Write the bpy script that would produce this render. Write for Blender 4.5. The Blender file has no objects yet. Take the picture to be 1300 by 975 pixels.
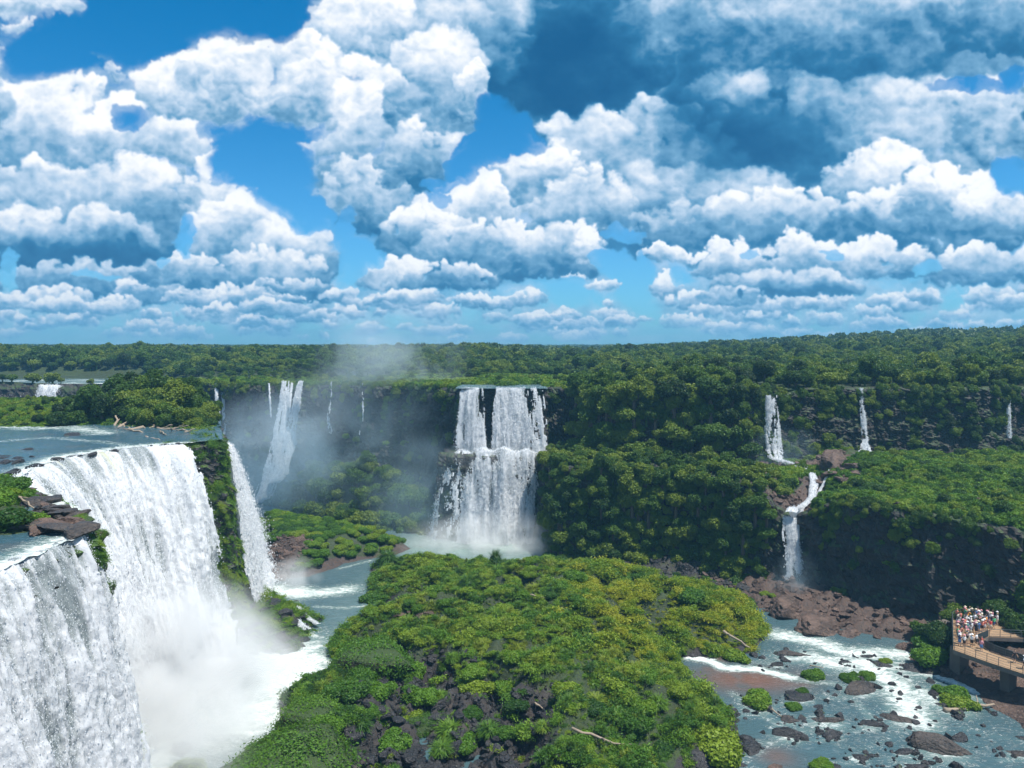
import bpy, bmesh, math, random
import numpy as np
random.seed(3)
RS=np.random.RandomState(11)
_rs=np.random.RandomState(7)
PERM=_rs.permutation(256); PERM=np.concatenate([PERM,PERM,PERM]).astype(np.int32)
G2=np.stack([np.cos(np.arange(256)*2.399963),np.sin(np.arange(256)*2.399963)],1).astype(np.float32)
def perlin2(x,y,seed=0):
    xi=np.floor(x).astype(np.int32); yi=np.floor(y).astype(np.int32)
    xf=(x-xi).astype(np.float32); yf=(y-yi).astype(np.float32)
    u=xf*xf*xf*(xf*(xf*6-15)+10); v=yf*yf*yf*(yf*(yf*6-15)+10)
    def g(a,b,dx,dy):
        h=PERM[PERM[(a+seed*37)&255]+(b&255)]
        return G2[h,0]*dx+G2[h,1]*dy
    a=g(xi,yi,xf,yf); b=g(xi+1,yi,xf-1,yf); c=g(xi,yi+1,xf,yf-1); d=g(xi+1,yi+1,xf-1,yf-1)
    return ((a+(b-a)*u)*(1-v)+(c+(d-c)*u)*v)*1.5
def fbm2(x,y,o=5,seed=0,gain=.5,billow=False):
    r=0;a=1;t=0
    for i in range(o):
        n=perlin2(x*2**i+i*17.3,y*2**i-i*9.1,seed+i)
        if billow: n=1-2*np.abs(n)*1.25
        r=r+n*a;t+=a;a*=gain
    return r/t
def sstep(a,b,x):
    t=np.clip((x-a)/(b-a),0,1); return t*t*(3-2*t)
def cloud_maps(W=2000,H=760,az0=-60.,az1=60.,el0=-1.,el1=44.6,F=940.,PITCH=2.83):
    """cloud brightness + cover over a window of azimuth/elevation"""
    rs=np.random.RandomState(5)
    X0,X1,Y0,Y1=-700,2000,-420,470
    X,Y=np.meshgrid(np.arange(X0,X1,dtype=np.float32),np.arange(Y0,Y1,dtype=np.float32))
    hz=sstep(250,430,Y)          # clouds near the horizon are farther away, so smaller
    s1=fbm2(X/60,Y/60,6,3,.55); s2=fbm2(X/60+40,Y/60,6,11,.55)
    t1=fbm2(X/18,Y/15,4,23,.6); t2=fbm2(X/18+40,Y/15,4,31,.6)
    WX=X+(26*s1)*(1-.6*hz)+8*t1; WY=Y+(22*s2)*(1-.7*hz)+7*t2
    tone=np.full(X.shape,.6,np.float32); alpha=np.zeros(X.shape,np.float32)
    # clouds: centre, half width, half height, puff size, top tone, base tone, cover
    C=[(900,60,330,150,52,.72,.52,1),(1150,40,260,120,44,.78,.55,1),(730,60,120,100,46,.5,.25,1),(560,40,120,90,34,.86,.66,1),(460,30,70,46,22,.95,.75,1),
       (1000,190,230,90,40,.8,.45,1),(1180,190,130,80,34,.9,.55,1),(800,210,130,80,30,.92,.6,1),(880,270,160,60,28,.8,.45,1),
       (1280,160,60,60,24,.85,.6,1),(1270,20,80,60,30,.75,.5,1),
       (40,0,60,20,13,1.,.8,1),(130,62,16,18,7,.8,.7,.6),(22,32,20,8,6,.8,.7,.6),(148,92,12,16,6,.8,.7,.6),(118,115,13,14,7,.95,.8,.9),
       (60,180,130,80,30,1.,.55,1),(170,190,80,70,26,1.,.6,1),(40,260,110,50,26,.9,.5,1),(150,275,100,70,26,.9,.4,1),(70,310,140,45,22,.85,.3,1),
       (240,115,70,42,20,1.,.72,1),(340,95,100,62,22,1.,.75,1),(430,120,80,50,22,.95,.7,1),
       (480,190,100,80,28,.9,.6,1),(470,255,56,56,20,.85,.5,1),(560,120,70,80,26,.9,.6,1),(540,200,50,50,20,.85,.55,1),(600,120,22,40,12,1.,.7,1),
       (265,250,34,54,16,1.,.7,1),(300,300,60,55,18,1.,.6,1),(370,320,66,46,17,1.,.5,1),(330,350,90,36,15,.9,.45,1),
       (600,270,60,50,18,1.,.6,1),(540,300,60,44,17,.95,.5,1),(620,320,90,40,17,.9,.45,1),(560,352,80,20,12,.95,.5,1),(480,350,34,22,10,1.,.7,1),
       (690,225,56,46,18,1.,.6,1),(740,270,70,50,18,.9,.5,1),(700,320,70,40,15,.9,.5,1),(750,320,24,26,9,1.,.7,1),
       (900,300,120,40,20,.8,.4,1),(1000,290,120,50,20,.95,.45,1),(1120,230,70,44,18,1.,.6,1),(1130,290,90,50,18,.9,.4,1),(1210,260,70,50,18,1.,.6,1),(1265,280,60,44,16,1.,.45,1),
       (930,335,50,28,12,1.,.55,1),(1030,335,70,36,14,1.,.5,1),(1000,365,100,22,12,.8,.4,1),(1120,330,60,26,12,1.,.6,1),(1240,340,80,28,13,.95,.5,1),
       (845,325,34,12,8,1.,.7,1),(845,363,24,16,8,1.,.65,1),(880,382,34,12,7,1.,.6,1),(766,362,25,7,5,1.,.7,1),(725,352,12,4,4,.9,.7,.8),
       (100,355,110,24,12,.9,.45,1),(190,370,50,20,10,.95,.5,1),(60,380,60,16,8,.9,.5,1),(230,345,60,24,11,.9,.5,1),(370,368,50,16,8,.8,.4,1),(290,375,60,14,8,.9,.5,1),
       (1150,385,40,10,6,1.,.7,1),(1270,385,40,11,6,1.,.7,1),(620,383,60,8,6,1.,.6,1),
       (-150,120,150,120,40,.95,.5,1),(-320,250,180,90,34,.9,.5,1),(-520,90,160,100,38,.95,.5,1),(-200,360,200,24,12,.9,.5,1),(1420,110,110,90,34,.95,.5,1),(1600,260,180,70,30,.95,.5,1),(1820,120,150,90,36,.95,.5,1),
       (1450,370,160,20,12,.9,.5,1),(760,-170,320,110,60,.6,.45,1),(250,-200,200,70,44,.95,.6,1),(1250,-230,240,110,50,.8,.5,1),(-250,-220,220,90,44,.9,.5,1),(1750,-200,200,120,46,.9,.5,1)]
    for k in range(300):      # rows of small far clouds above the horizon
        y=rs.uniform(376,434); w=rs.uniform(10,46)*(1-.5*(y-378)/54); x=rs.uniform(-600,1900)
        if 640<x<980 and y<400 and rs.rand()<.6: continue
        C.append((x,y,w,w*.22+2.5,max(2.6,6.5*(1-.6*(y-378)/54)),rs.uniform(.85,1.),.62,rs.uniform(.5,.95)))
    for (cx,cy,rx,ry,ps,tt,tb,cov) in C:
        n=int(min(420,3.2*rx*ry/ps**2*3.1))+5
        P=[]
        for k in range(n):
            a=rs.uniform(0,2*np.pi); q=np.sqrt(rs.rand())
            x=cx+np.cos(a)*q*rx; y=cy+np.sin(a)*q*ry
            y=min(y,cy+ry*.62+rs.uniform(-.08,.08)*ry)
            r=ps*rs.uniform(.55,1.25)*(1.15-.45*q)
            P.append((r,x,y))
        P.sort(key=lambda p:-p[0]*1.0-(p[2]-cy)*-.12+rs.uniform(0,ps*.8))
        for (r,x,y) in P:
            R=int(r*1.2+36)
            a0=int(x-R-X0);a1=int(x+R-X0);b0=int(y-R-Y0);b1=int(y+R-Y0)
            if a1<2 or b1<2 or a0>X.shape[1]-2 or b0>X.shape[0]-2: continue
            a0=max(a0,0);b0=max(b0,0)
            sl=(slice(b0,b1),slice(a0,a1))
            dx=(WX[sl]-x)/r; dy=(WY[sl]-y)/(r*.85)
            q2=dx*dx+dy*dy; nz=np.sqrt(np.clip(1-q2,0,1))
            al=sstep(1.0,.2,q2)
            rel=np.clip((y-(cy-ry))/(1.62*ry),0,1)
            base=(tt-.04)+(tb-.14-tt)*sstep(.05,.95,rel)
            lit=(-dy*.8+dx*.22+nz*.45)
            sh=base+.24*(lit-.3)*np.clip(nz*3,0,1)
            al=al*cov*.9
            tone[sl]=tone[sl]*(1-al)+sh*al
            alpha[sl]=1-(1-alpha[sl])*(1-al)
    Hn=[(625,150,28,34),(612,190,34,24),(655,172,30,20),(590,215,30,16),(555,232,26,10),(672,182,18,12),(330,205,70,34),(365,240,42,40),(395,272,34,24),(160,40,90,36),(280,25,110,26),(60,70,60,26),(360,20,30,34),
        (236,300,13,28),(438,300,10,40),(1284,222,26,26),(1235,108,60,9),(1290,95,26,12),(448,340,16,22),(775,330,26,16),(815,345,12,26),(10,340,10,24),(785,295,16,12),(340,60,1,1)]
    hole=np.zeros_like(X); Hn=Hn+[(205,330,9,10),(700,360,40,10),(800,300,20,10),(1180,340,26,10),(1060,322,14,9),(470,330,20,12),(120,350,30,5),(950,318,16,6),(870,350,16,10),(560,250,16,8),(160,150,20,16)]
    for b in Hn:
        q=((X+22*s1+6*t1-b[0])/b[2])**2+((Y+20*s2+5*t2-b[1])/b[3])**2
        hole=np.maximum(hole,sstep(1.25,.8,q))
    alpha=sstep(.10,.9,alpha+.25*(fbm2(X/14,Y/12,4,61,.6)))*(1-hole)*sstep(.0,.12,alpha)
    Dk=[(838,75,20,55,-.28),(1050,140,120,34,.34),(955,135,90,45,.30),(1120,100,90,30,.15),(700,70,85,70,.62),(760,40,60,60,.2),(895,165,90,42,.55),(985,190,80,26,.55),(900,215,60,18,.35),(1000,60,180,60,.16),(870,110,50,50,.3),(1180,50,150,30,.15),(95,325,120,20,.35),(70,225,110,16,.25),(170,255,50,18,.15),
        (400,378,50,9,.3),(560,300,50,18,.12),(1090,285,60,14,.3),(900,275,120,18,.2),(1010,375,90,8,.3),(680,350,50,10,.2),(745,235,34,30,.2),(1240,325,60,10,.2),(1210,150,30,24,.2),(470,290,50,16,.2),(530,150,50,40,.12),(610,345,60,12,.2)]
    dk=np.zeros_like(X)
    for c in Dk:
        dk+=c[4]*np.exp(-(((X+40*s1-c[0])/c[2])**2+((Y+34*s2-c[1])/c[3])**2))
    tone=tone+.16*fbm2((X-.8*Y)/90,(Y+.5*X)/34,5,66)*sstep(600,760,X)*sstep(230,120,Y)
    fine=fbm2(X/26,Y/20,5,91,.6,True)
    mid=fbm2(X/70,Y/48,5,77,.55)
    tone=tone-dk*.66+.13*(fine-.3)*(1-.5*np.clip(dk,0,1))+.24*mid-.02
    tone=np.where(tone<.3,.3*np.exp((tone-.3)/.3),tone)
    tone=(tone-.5)*1.2+.555
    edge=np.exp(-((alpha-.75)/.25)**2)
    tone=tone+.10*edge*(alpha<.98)
    bl=alpha.copy()
    for rr in (5,9,14):
        for ax in (0,1):
            c=np.cumsum(np.pad(bl,[(rr+1,rr) if a==ax else (0,0) for a in (0,1)],'edge'),axis=ax)
            bl=(np.take(c,range(2*rr+1,c.shape[ax]),ax)-np.take(c,range(0,c.shape[ax]-2*rr-1),ax))/(2*rr+1)
    wn=fbm2((X+30*s1)/46,(Y+30*s2)/26,6,63,.62)
    alpha=np.clip(np.maximum(alpha*(.80+.20*sstep(.2,.8,bl+.6*wn)),sstep(.12,.75,bl+.75*wn)*.72*sstep(.02,.3,bl)*(1-.6*hole)),0,1)
    hb=sstep(405,446,Y)
    alpha=np.maximum(alpha,hb*.62*sstep(-.5,.35,fbm2(X/110,Y/10,5,71)))
    tone=np.clip(tone,0,1.1); tone=tone*(1-.25*hb)+.80*.25*hb
    az=np.radians(np.linspace(az0,az1,W))[None,:]; el=np.radians(np.linspace(el0,el1,H))[:,None]
    dx=np.cos(el)*np.sin(az); dy=np.cos(el)*np.cos(az); dz=np.sin(el)+0*az
    th=np.radians(PITCH)
    fw=dy*np.cos(th)-dz*np.sin(th); up=dy*np.sin(th)+dz*np.cos(th)
    U=650+F*dx/fw-X0; V=487.5-F*up/fw-Y0
    # outside the laid-out window the same cloud field is carried on by mirroring
    wU=X.shape[1]-2; wV=X.shape[0]-2
    U=np.abs((U+wU)%(2*wU)-wU); V=np.abs((V+wV)%(2*wV)-wV)
    ui=U.astype(int); vi=V.astype(int); uf=(U-ui)[...]; vf=(V-vi)[...]
    def smp(A): return (A[vi,ui]*(1-uf)+A[vi,ui+1]*uf)*(1-vf)+(A[vi+1,ui]*(1-uf)+A[vi+1,ui+1]*uf)*vf
    return smp(tone).astype(np.float32),smp(alpha).astype(np.float32),U,V
SC=bpy.context.scene; COL=SC.collection
F=940.; PITCH=math.radians(2.83); CAMZ=45.
cP,sP=math.cos(PITCH),math.sin(PITCH)
def ray(u,v):
    a=(u-650)/F; b=(487.5-v)/F
    return np.array([a,cP+b*sP,-sP+b*cP])
def PZ(u,v,z=0.):           # where the sight line through a photo point meets height z
    d=ray(u,v); t=(z-CAMZ)/d[2]; return np.array([d[0]*t,d[1]*t,z])
def PD(u,v,D):              # the same at distance D
    d=ray(u,v); t=D/d[1]; return np.array([d[0]*t,D,CAMZ+d[2]*t])
def poly(pts,z=0.): return [tuple(PZ(u,v,z)[:2]) for u,v in pts]
# ---------------------------------------------------------------- noise
G3=RS.normal(size=(256,3)).astype(np.float32); G3/=np.linalg.norm(G3,axis=1)[:,None]
def perlin3(p,seed=0):
    p=np.asarray(p,np.float32); i=np.floor(p).astype(np.int32); f=p-i
    w=f*f*f*(f*(f*6-15)+10); r=0
    for dx in (0,1):
        for dy in (0,1):
            for dz in (0,1):
                h=PERM[PERM[PERM[(i[...,0]+dx+seed*31)&255]+((i[...,1]+dy)&255)]+((i[...,2]+dz)&255)]
                g=G3[h]; q=(f[...,0]-dx)*g[...,0]+(f[...,1]-dy)*g[...,1]+(f[...,2]-dz)*g[...,2]
                wx=w[...,0] if dx else 1-w[...,0]; wy=w[...,1] if dy else 1-w[...,1]; wz=w[...,2] if dz else 1-w[...,2]
                r=r+q*wx*wy*wz
    return r*1.6
def fbm3(p,o=4,seed=0,gain=.5,ridge=False):
    p=np.asarray(p,np.float32); r=0;a=1;t=0
    for k in range(o):
        n=perlin3(p*(2.03**k)+k*7.7,seed+k)
        if ridge: n=1-2*np.abs(n)
        r=r+n*a;t+=a;a*=gain
    return r/t
def ss(a,b,x):
    t=np.clip((x-a)/(b-a),0,1); return t*t*(3-2*t)
def sdpoly(P,X,Y):          # signed distance, positive inside
    P=np.array(P,float); n=len(P); d=np.full(X.shape,1e18); ins=np.zeros(X.shape,bool)
    for i in range(n):
        ax,ay=P[i]; bx,by=P[(i+1)%n]; ex,ey=bx-ax,by-ay
        t=np.clip(((X-ax)*ex+(Y-ay)*ey)/(ex*ex+ey*ey+1e-9),0,1)
        d=np.minimum(d,(X-ax-t*ex)**2+(Y-ay-t*ey)**2)
        c=((ay>Y)!=(by>Y)); xx=(bx-ax)*(Y-ay)/(by-ay+1e-12)+ax
        ins^=c&(X<xx)
    return np.where(ins,1,-1)*np.sqrt(d)
def sdline(P,X,Y):
    P=np.array(P,float); d=np.full(X.shape,1e18)
    for i in range(len(P)-1):
        ax,ay=P[i][:2]; bx,by=P[i+1][:2]; ex,ey=bx-ax,by-ay
        t=np.clip(((X-ax)*ex+(Y-ay)*ey)/(ex*ex+ey*ey+1e-9),0,1)
        d=np.minimum(d,(X-ax-t*ex)**2+(Y-ay-t*ey)**2)
    return np.sqrt(d)
# ---------------------------------------------------------------- mesh helpers
def mesh(name,V,Fs,mats=(),smooth=False,attrs=None,matidx=None):
    V=np.asarray(V,np.float32).reshape(-1,3); Fs=np.asarray(Fs,np.int32); k=Fs.shape[1]
    me=bpy.data.meshes.new(name)
    me.vertices.add(len(V)); me.vertices.foreach_set('co',V.ravel())
    me.loops.add(Fs.size); me.loops.foreach_set('vertex_index',Fs.ravel())
    me.polygons.add(len(Fs)); me.polygons.foreach_set('loop_start',np.arange(0,Fs.size,k,dtype=np.int32))
    me.polygons.foreach_set('loop_total',np.full(len(Fs),k,np.int32))
    me.polygons.foreach_set('use_smooth',np.full(len(Fs),bool(smooth)))
    if matidx is not None: me.polygons.foreach_set('material_index',np.asarray(matidx,np.int32))
    me.update(calc_edges=True)
    for m in mats: me.materials.append(m)
    if attrs:
        for n,a in attrs.items():
            at=me.attributes.new(n,'FLOAT','POINT'); at.data.foreach_set('value',np.asarray(a,np.float32).ravel())
    return me
def link(name,me,parent=None,loc=None,**props):
    o=bpy.data.objects.new(name,me); COL.objects.link(o)
    if parent is not None: o.parent=parent
    if loc is not None: o.location=loc
    for k,v in props.items():
        if v is not None: o[k]=v
    return o
def gridfaces(n,m):
    a=np.arange(n*m).reshape(n,m)
    return np.stack([a[:-1,:-1],a[:-1,1:],a[1:,1:],a[1:,:-1]],-1).reshape(-1,4)
def merge(parts):           # [(V,F tri)] -> V,F
    Vs=[];Fs=[];k=0
    for V,Fc in parts: Vs.append(V);Fs.append(Fc+k);k+=len(V)
    return np.concatenate(Vs),np.concatenate(Fs)
def tube(pts,rad,n=7,cap=True):
    pts=np.array(pts,float); rad=np.broadcast_to(rad,(len(pts),)); V=[];Fc=[]
    for i,p in enumerate(pts):
        d=pts[min(i+1,len(pts)-1)]-pts[max(i-1,0)]; d=d/(np.linalg.norm(d)+1e-9)
        a=np.cross(d,[0,0,1.] if abs(d[2])<.9 else [1.,0,0]); a/=np.linalg.norm(a); b=np.cross(d,a)
        for k in range(n):
            t=2*math.pi*k/n; V.append(p+rad[i]*(math.cos(t)*a+math.sin(t)*b))
    for i in range(len(pts)-1):
        for k in range(n):
            q=[i*n+k,i*n+(k+1)%n,(i+1)*n+(k+1)%n,(i+1)*n+k]; Fc+= [[q[0],q[1],q[2]],[q[0],q[2],q[3]]]
    if cap:
        for e,s in ((0,1),(len(pts)-1,-1)):
            c=len(V); V.append(pts[e])
            for k in range(n):
                f=[c,e*n+(k+1)%n,e*n+k]; Fc.append(f if s>0 else f[::-1])
    return np.array(V),np.array(Fc)
def box(c,s,rz=0.):
    c=np.array(c,float); h=np.array(s,float)/2
    V=np.array([[x,y,z] for x in(-1,1) for y in(-1,1) for z in(-1,1)],float)*h
    R=np.array([[math.cos(rz),-math.sin(rz),0],[math.sin(rz),math.cos(rz),0],[0,0,1]])
    V=V@R.T+c
    Fc=np.array([[0,1,3],[0,3,2],[4,6,7],[4,7,5],[0,4,5],[0,5,1],[2,3,7],[2,7,6],[0,2,6],[0,6,4],[1,5,7],[1,7,3]])
    return V,Fc
# ---------------------------------------------------------------- materials
def newmat(name):
    m=bpy.data.materials.new(name); m.use_nodes=True; nt=m.node_tree; nt.nodes.clear()
    return m,nt,nt.nodes,nt.links
class NB:
    def __init__(s,nt): s.nt=nt; s.n=nt.nodes; s.l=nt.links
    def node(s,t,ins=None,**kw):
        x=s.n.new(t)
        for k,v in kw.items(): setattr(x,k,v)
        for k,v in (ins or {}).items(): s.put(x,k,v)
        return x
    def put(s,x,k,v):
        if isinstance(v,bpy.types.NodeSocket): s.l.new(v,x.inputs[k])
        else: x.inputs[k].default_value=v
    def attr(s,n): return s.node('ShaderNodeAttribute',attribute_name=n).outputs['Fac']
    def math(s,op,a,b=0.,c=0.,clamp=False):
        return s.node('ShaderNodeMath',{0:a,1:b,2:c},operation=op,use_clamp=clamp).outputs[0]
    def noise(s,vec,scale,detail=4.,rough=.55,dist=0.):
        return s.node('ShaderNodeTexNoise',{'Vector':vec,'Scale':scale,'Detail':detail,'Roughness':rough,'Distortion':dist}).outputs['Fac']
    def mapr(s,x,a,b,c=0.,d=1.):
        return s.node('ShaderNodeMapRange',{'Value':x,'From Min':a,'From Max':b,'To Min':c,'To Max':d},interpolation_type='SMOOTHSTEP').outputs[0]
    def mix(s,f,a,b):
        x=s.node('ShaderNodeMix',data_type='RGBA'); s.put(x,0,f)
        for k,v in ((6,a),(7,b)):
            if not isinstance(v,bpy.types.NodeSocket): v=tuple(v)+(1,)
            s.put(x,k,v)
        return x.outputs[2]
    def ramp(s,f,stops):
        x=s.node('ShaderNodeValToRGB',{0:f}); e=x.color_ramp.elements
        while len(e)<len(stops): e.new(.5)
        for q,(p,c) in zip(e,stops): q.position=p; q.color=tuple(c)+(1,)
        return x.outputs[0]
    def pos(s,sc=(1,1,1)):
        g=s.node('ShaderNodeNewGeometry').outputs['Position']
        if sc==(1,1,1): return g
        return s.node('ShaderNodeMapping',{'Vector':g,'Scale':sc}).outputs[0]
    def bump(s,h,st,dist):
        return s.node('ShaderNodeBump',{'Height':h,'Strength':st,'Distance':dist}).outputs[0]
    def out(s,sh,vol=None):
        o=s.node('ShaderNodeOutputMaterial')
        if sh is not None: s.l.new(sh,o.inputs['Surface'])
        if vol is not None: s.l.new(vol,o.inputs['Volume'])
def leafmat(name,cols,trans=.35,patch=.03,rough=.5,spec=.3):
    m,nt,_,_=newmat(name); b=NB(nt)
    oi=b.node('ShaderNodeObjectInfo')
    big=b.noise(oi.outputs['Location'],patch,3.)
    r=b.math('ADD',b.math('MULTIPLY',oi.outputs['Random'],.70),b.math('MULTIPLY',b.mapr(big,.35,.65),.42))
    fine=b.noise(b.pos(),1.3,2.)
    r=b.math('ADD',r,b.math('MULTIPLY',b.math('SUBTRACT',fine,.5),.5),clamp=True)
    n=len(cols); c=b.ramp(r,[(.10+.72*i/(n-1),tuple(x*1.22 for x in k)) for i,k in enumerate(cols)])
    p=b.node('ShaderNodeBsdfPrincipled',{'Base Color':c,'Roughness':rough,'Specular IOR Level':spec})
    tr=b.node('ShaderNodeBsdfTranslucent',{'Color':b.mix(.5,c,(.16,.22,.02))})
    mx=b.node('ShaderNodeMixShader',{0:trans}); b.l.new(p.outputs[0],mx.inputs[1]); b.l.new(tr.outputs[0],mx.inputs[2])
    b.out(mx.outputs[0]); return m
def rockmat(name,c0,c1,c2,moss=.0,mosscol=(.05,.09,.015),wet=.45,sc=1.,attr=None):
    m,nt,_,_=newmat(name); b=NB(nt); p=b.pos((1,1,1))
    n1=b.noise(p,.35*sc,6.,.62); n2=b.noise(b.pos((1,1,2.2)),2.1*sc,6.,.65); n3=b.noise(p,7.*sc,4.,.6)
    v=b.node('ShaderNodeTexVoronoi',{'Vector':b.node('ShaderNodeVectorMath',{0:b.pos((1.3,1.3,.5)),1:b.node('ShaderNodeTexNoise',{'Vector':p,'Scale':1.2*sc,'Detail':4.}).outputs['Color']},operation='ADD').outputs[0],'Scale':1.1*sc},feature='DISTANCE_TO_EDGE').outputs['Distance']
    crack=b.mapr(v,.0,.09)
    c=b.mix(b.mapr(n1,.38,.62),c0,c1); c=b.mix(b.mapr(n2,.5,.72),c,c2)
    c=b.mix(b.math('MULTIPLY',b.math('SUBTRACT',1.,crack),.22),c,tuple(x*.35 for x in c0))
    if moss>0:
        nz=b.node('ShaderNodeSeparateXYZ',{0:b.node('ShaderNodeNewGeometry').outputs['Normal']}).outputs[2]
        f=b.math('ADD',b.math('MULTIPLY',nz,.35),b.noise(p,.5*sc,5.,.6))
        f=b.mapr(f,1.05-moss*.62,1.2-moss*.62)
        if attr: f=b.math('MAXIMUM',f,b.mapr(b.math('ADD',b.attr(attr),b.math('MULTIPLY',b.math('SUBTRACT',n2,.5),.9)),.35,.65))
        c=b.mix(f,c,b.mix(n3,mosscol,tuple(x*1.7 for x in mosscol)))
    h=b.math('ADD',b.math('MULTIPLY',n2,.6),b.math('ADD',b.math('MULTIPLY',n3,.25),b.math('MULTIPLY',crack,.14)))
    s=b.node('ShaderNodeBsdfPrincipled',{'Base Color':c,'Roughness':b.mapr(n2,.3,.7,wet,.85),'Normal':b.bump(h,.9,.35/sc)})
    b.out(s.outputs[0]); return m
def plainmat(name,c,rough=.7,var=.25,metal=0.,scale=4.):
    m,nt,_,_=newmat(name); b=NB(nt); n=b.noise(b.pos(),scale,4.)
    col=b.mix(n,tuple(x*(1-var) for x in c),tuple(min(1,x*(1+var)) for x in c))
    s=b.node('ShaderNodeBsdfPrincipled',{'Base Color':col,'Roughness':rough,'Metallic':metal}); b.out(s.outputs[0]); return m
M={}
M['cliff']=rockmat('cliff_rock',(.014,.013,.014),(.030,.026,.023),(.075,.055,.042),moss=.55,mosscol=(.022,.042,.010),attr='moss')
M['wetcliff']=rockmat('wet_cliff_rock',(.02,.02,.022),(.05,.045,.04),(.10,.075,.06),moss=.6,mosscol=(.035,.075,.008),wet=.25,attr='moss')
M['rock']=rockmat('river_rock',(.022,.02,.02),(.055,.044,.038),(.11,.085,.07),moss=.15,wet=.3)
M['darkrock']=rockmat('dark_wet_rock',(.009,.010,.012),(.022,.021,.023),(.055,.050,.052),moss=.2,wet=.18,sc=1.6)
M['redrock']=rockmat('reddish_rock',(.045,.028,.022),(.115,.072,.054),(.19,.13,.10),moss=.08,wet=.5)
M['mossrock']=rockmat('mossy_rock',(.03,.028,.02),(.07,.06,.03),(.10,.09,.03),moss=.95,mosscol=(.022,.042,.007),wet=.6)
M['forest']=leafmat('forest_leaves',[(.014,.036,.010),(.030,.076,.012),(.064,.130,.013),(.135,.185,.018)])
M['far']=leafmat('far_forest_leaves',[(.018,.044,.014),(.036,.074,.014),(.080,.115,.020)],trans=.2,patch=.006)
M['bush']=leafmat('bush_leaves',[(.022,.066,.010),(.052,.130,.011),(.098,.198,.014),(.165,.235,.018)],patch=.05)
M['yellow']=leafmat('reed_leaves',[(.085,.16,.010),(.17,.24,.012),(.28,.29,.018)],patch=.06,trans=.4)
M['grass']=leafmat('grass_blades',[(.024,.065,.012),(.055,.13,.014),(.10,.19,.016),(.165,.21,.022)],patch=.06,trans=.35)
M['bark']=plainmat('bark',(.10,.075,.055),.85,.4,0,6)
M['wood']=plainmat('bleached_wood',(.27,.215,.16),.85,.4,0,5)
# ground: rock below, greened where things grow
m,nt,_,_=newmat('ground_surface'); b=NB(nt); p=b.pos()
n1=b.noise(p,.3,6.,.6); n2=b.noise(p,2.2,6.,.65); n3=b.noise(p,.05,3.)
rk=b.mix(b.mapr(n2,.35,.6),(.010,.010,.012),(.032,.027,.026)); rk=b.mix(b.mapr(n1,.5,.75),rk,(.06,.046,.038))
rk=b.mix(b.attr('red'),rk,b.mix(b.mapr(n2,.3,.7),(.035,.024,.019),(.10,.062,.047)))
gr=b.mix(b.mapr(n2,.35,.65),(.010,.024,.006),(.040,.065,.012)); gr=b.mix(b.mapr(n3,.4,.6),gr,(.022,.036,.010))
f=b.mapr(b.math('ADD',b.attr('veg'),b.math('MULTIPLY',b.math('SUBTRACT',n2,.5),.8)),.35,.6)
s=b.node('ShaderNodeBsdfPrincipled',{'Base Color':b.mix(f,rk,gr),'Roughness':b.mapr(n2,.3,.7,.45,.9),'Normal':b.bump(n2,.8,.4)})
b.out(s.outputs[0]); M['ground']=m
def watermat(name,deep,shal,milky,scale=1.,rough=.10):
    m,nt,_,_=newmat(name); b=NB(nt)
    fo=b.attr('foam'); sh=b.attr('shallow'); mk=b.attr('milky'); p=b.pos()
    wp=b.node('ShaderNodeVectorMath',{0:p,1:b.node('ShaderNodeVectorMath',{0:b.node('ShaderNodeTexNoise',{'Vector':p,'Scale':.35*scale,'Detail':3.}).outputs['Color'],1:(2.2,2.2,0)},operation='MULTIPLY').outputs[0]},operation='ADD').outputs[0]
    q=b.node('ShaderNodeMapping',{'Vector':wp,'Rotation':(0,0,.55),'Scale':(.55,1.35,1)}).outputs[0]
    f1=b.noise(q,.75*scale,7.,.68); f2=b.noise(q,3.3*scale,5.,.62)
    rid=b.math('ABSOLUTE',b.math('SUBTRACT',b.noise(q,1.1*scale,5.,.6),.5))
    thin=b.math('MULTIPLY',b.math('SUBTRACT',1.,b.mapr(rid,.0,.035)),b.mapr(f2,.42,.62))
    e=b.math('ADD',fo,b.math('MULTIPLY',b.math('SUBTRACT',f1,.5),1.5))
    e=b.math('ADD',e,b.math('MULTIPLY',b.math('SUBTRACT',f2,.5),.55))
    a=b.mapr(e,.40,.86); a=b.math('MAXIMUM',a,b.math('MULTIPLY',thin,b.mapr(fo,.06,.35,0.,.9)))
    c=b.mix(b.noise(p,.12,3.),deep,tuple(x*1.5 for x in deep))
    c=b.mix(sh,c,shal); c=b.mix(mk,c,milky)
    c=b.mix(b.mapr(fo,.15,.75,0.,.7),c,(.20,.30,.27))
    foamc=b.mix(b.mapr(b.math('ADD',b.math('MULTIPLY',f2,.6),b.math('MULTIPLY',b.noise(q,1.4*scale,6.,.7),.4)),.40,.58),(.36,.43,.40),(.70,.73,.71))
    c=b.mix(a,c,foamc)
    h=b.math('ADD',b.math('MULTIPLY',b.noise(q,2.2*scale,5.,.6),.5),b.math('MULTIPLY',a,.35))
    s=b.node('ShaderNodeBsdfPrincipled',{'Base Color':c,'Roughness':b.math('ADD',rough,b.math('MULTIPLY',a,.5)),'Specular IOR Level':.4,'Normal':b.bump(h,.75,.5)})
    b.out(s.outputs[0]); return m
M['river']=watermat('river_water',(.042,.080,.092),(.15,.080,.058),(.24,.33,.29))
M['upriver']=watermat('upper_river_water',(.030,.075,.100),(.14,.10,.07),(.25,.33,.33),1.1)
m,nt,_,_=newmat('falling_water'); b=NB(nt)
ar=b.attr('aer'); ti=b.attr('tint'); p=b.pos((1,1,.35)); n=b.noise(p,3.6,7.,.75)
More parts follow.
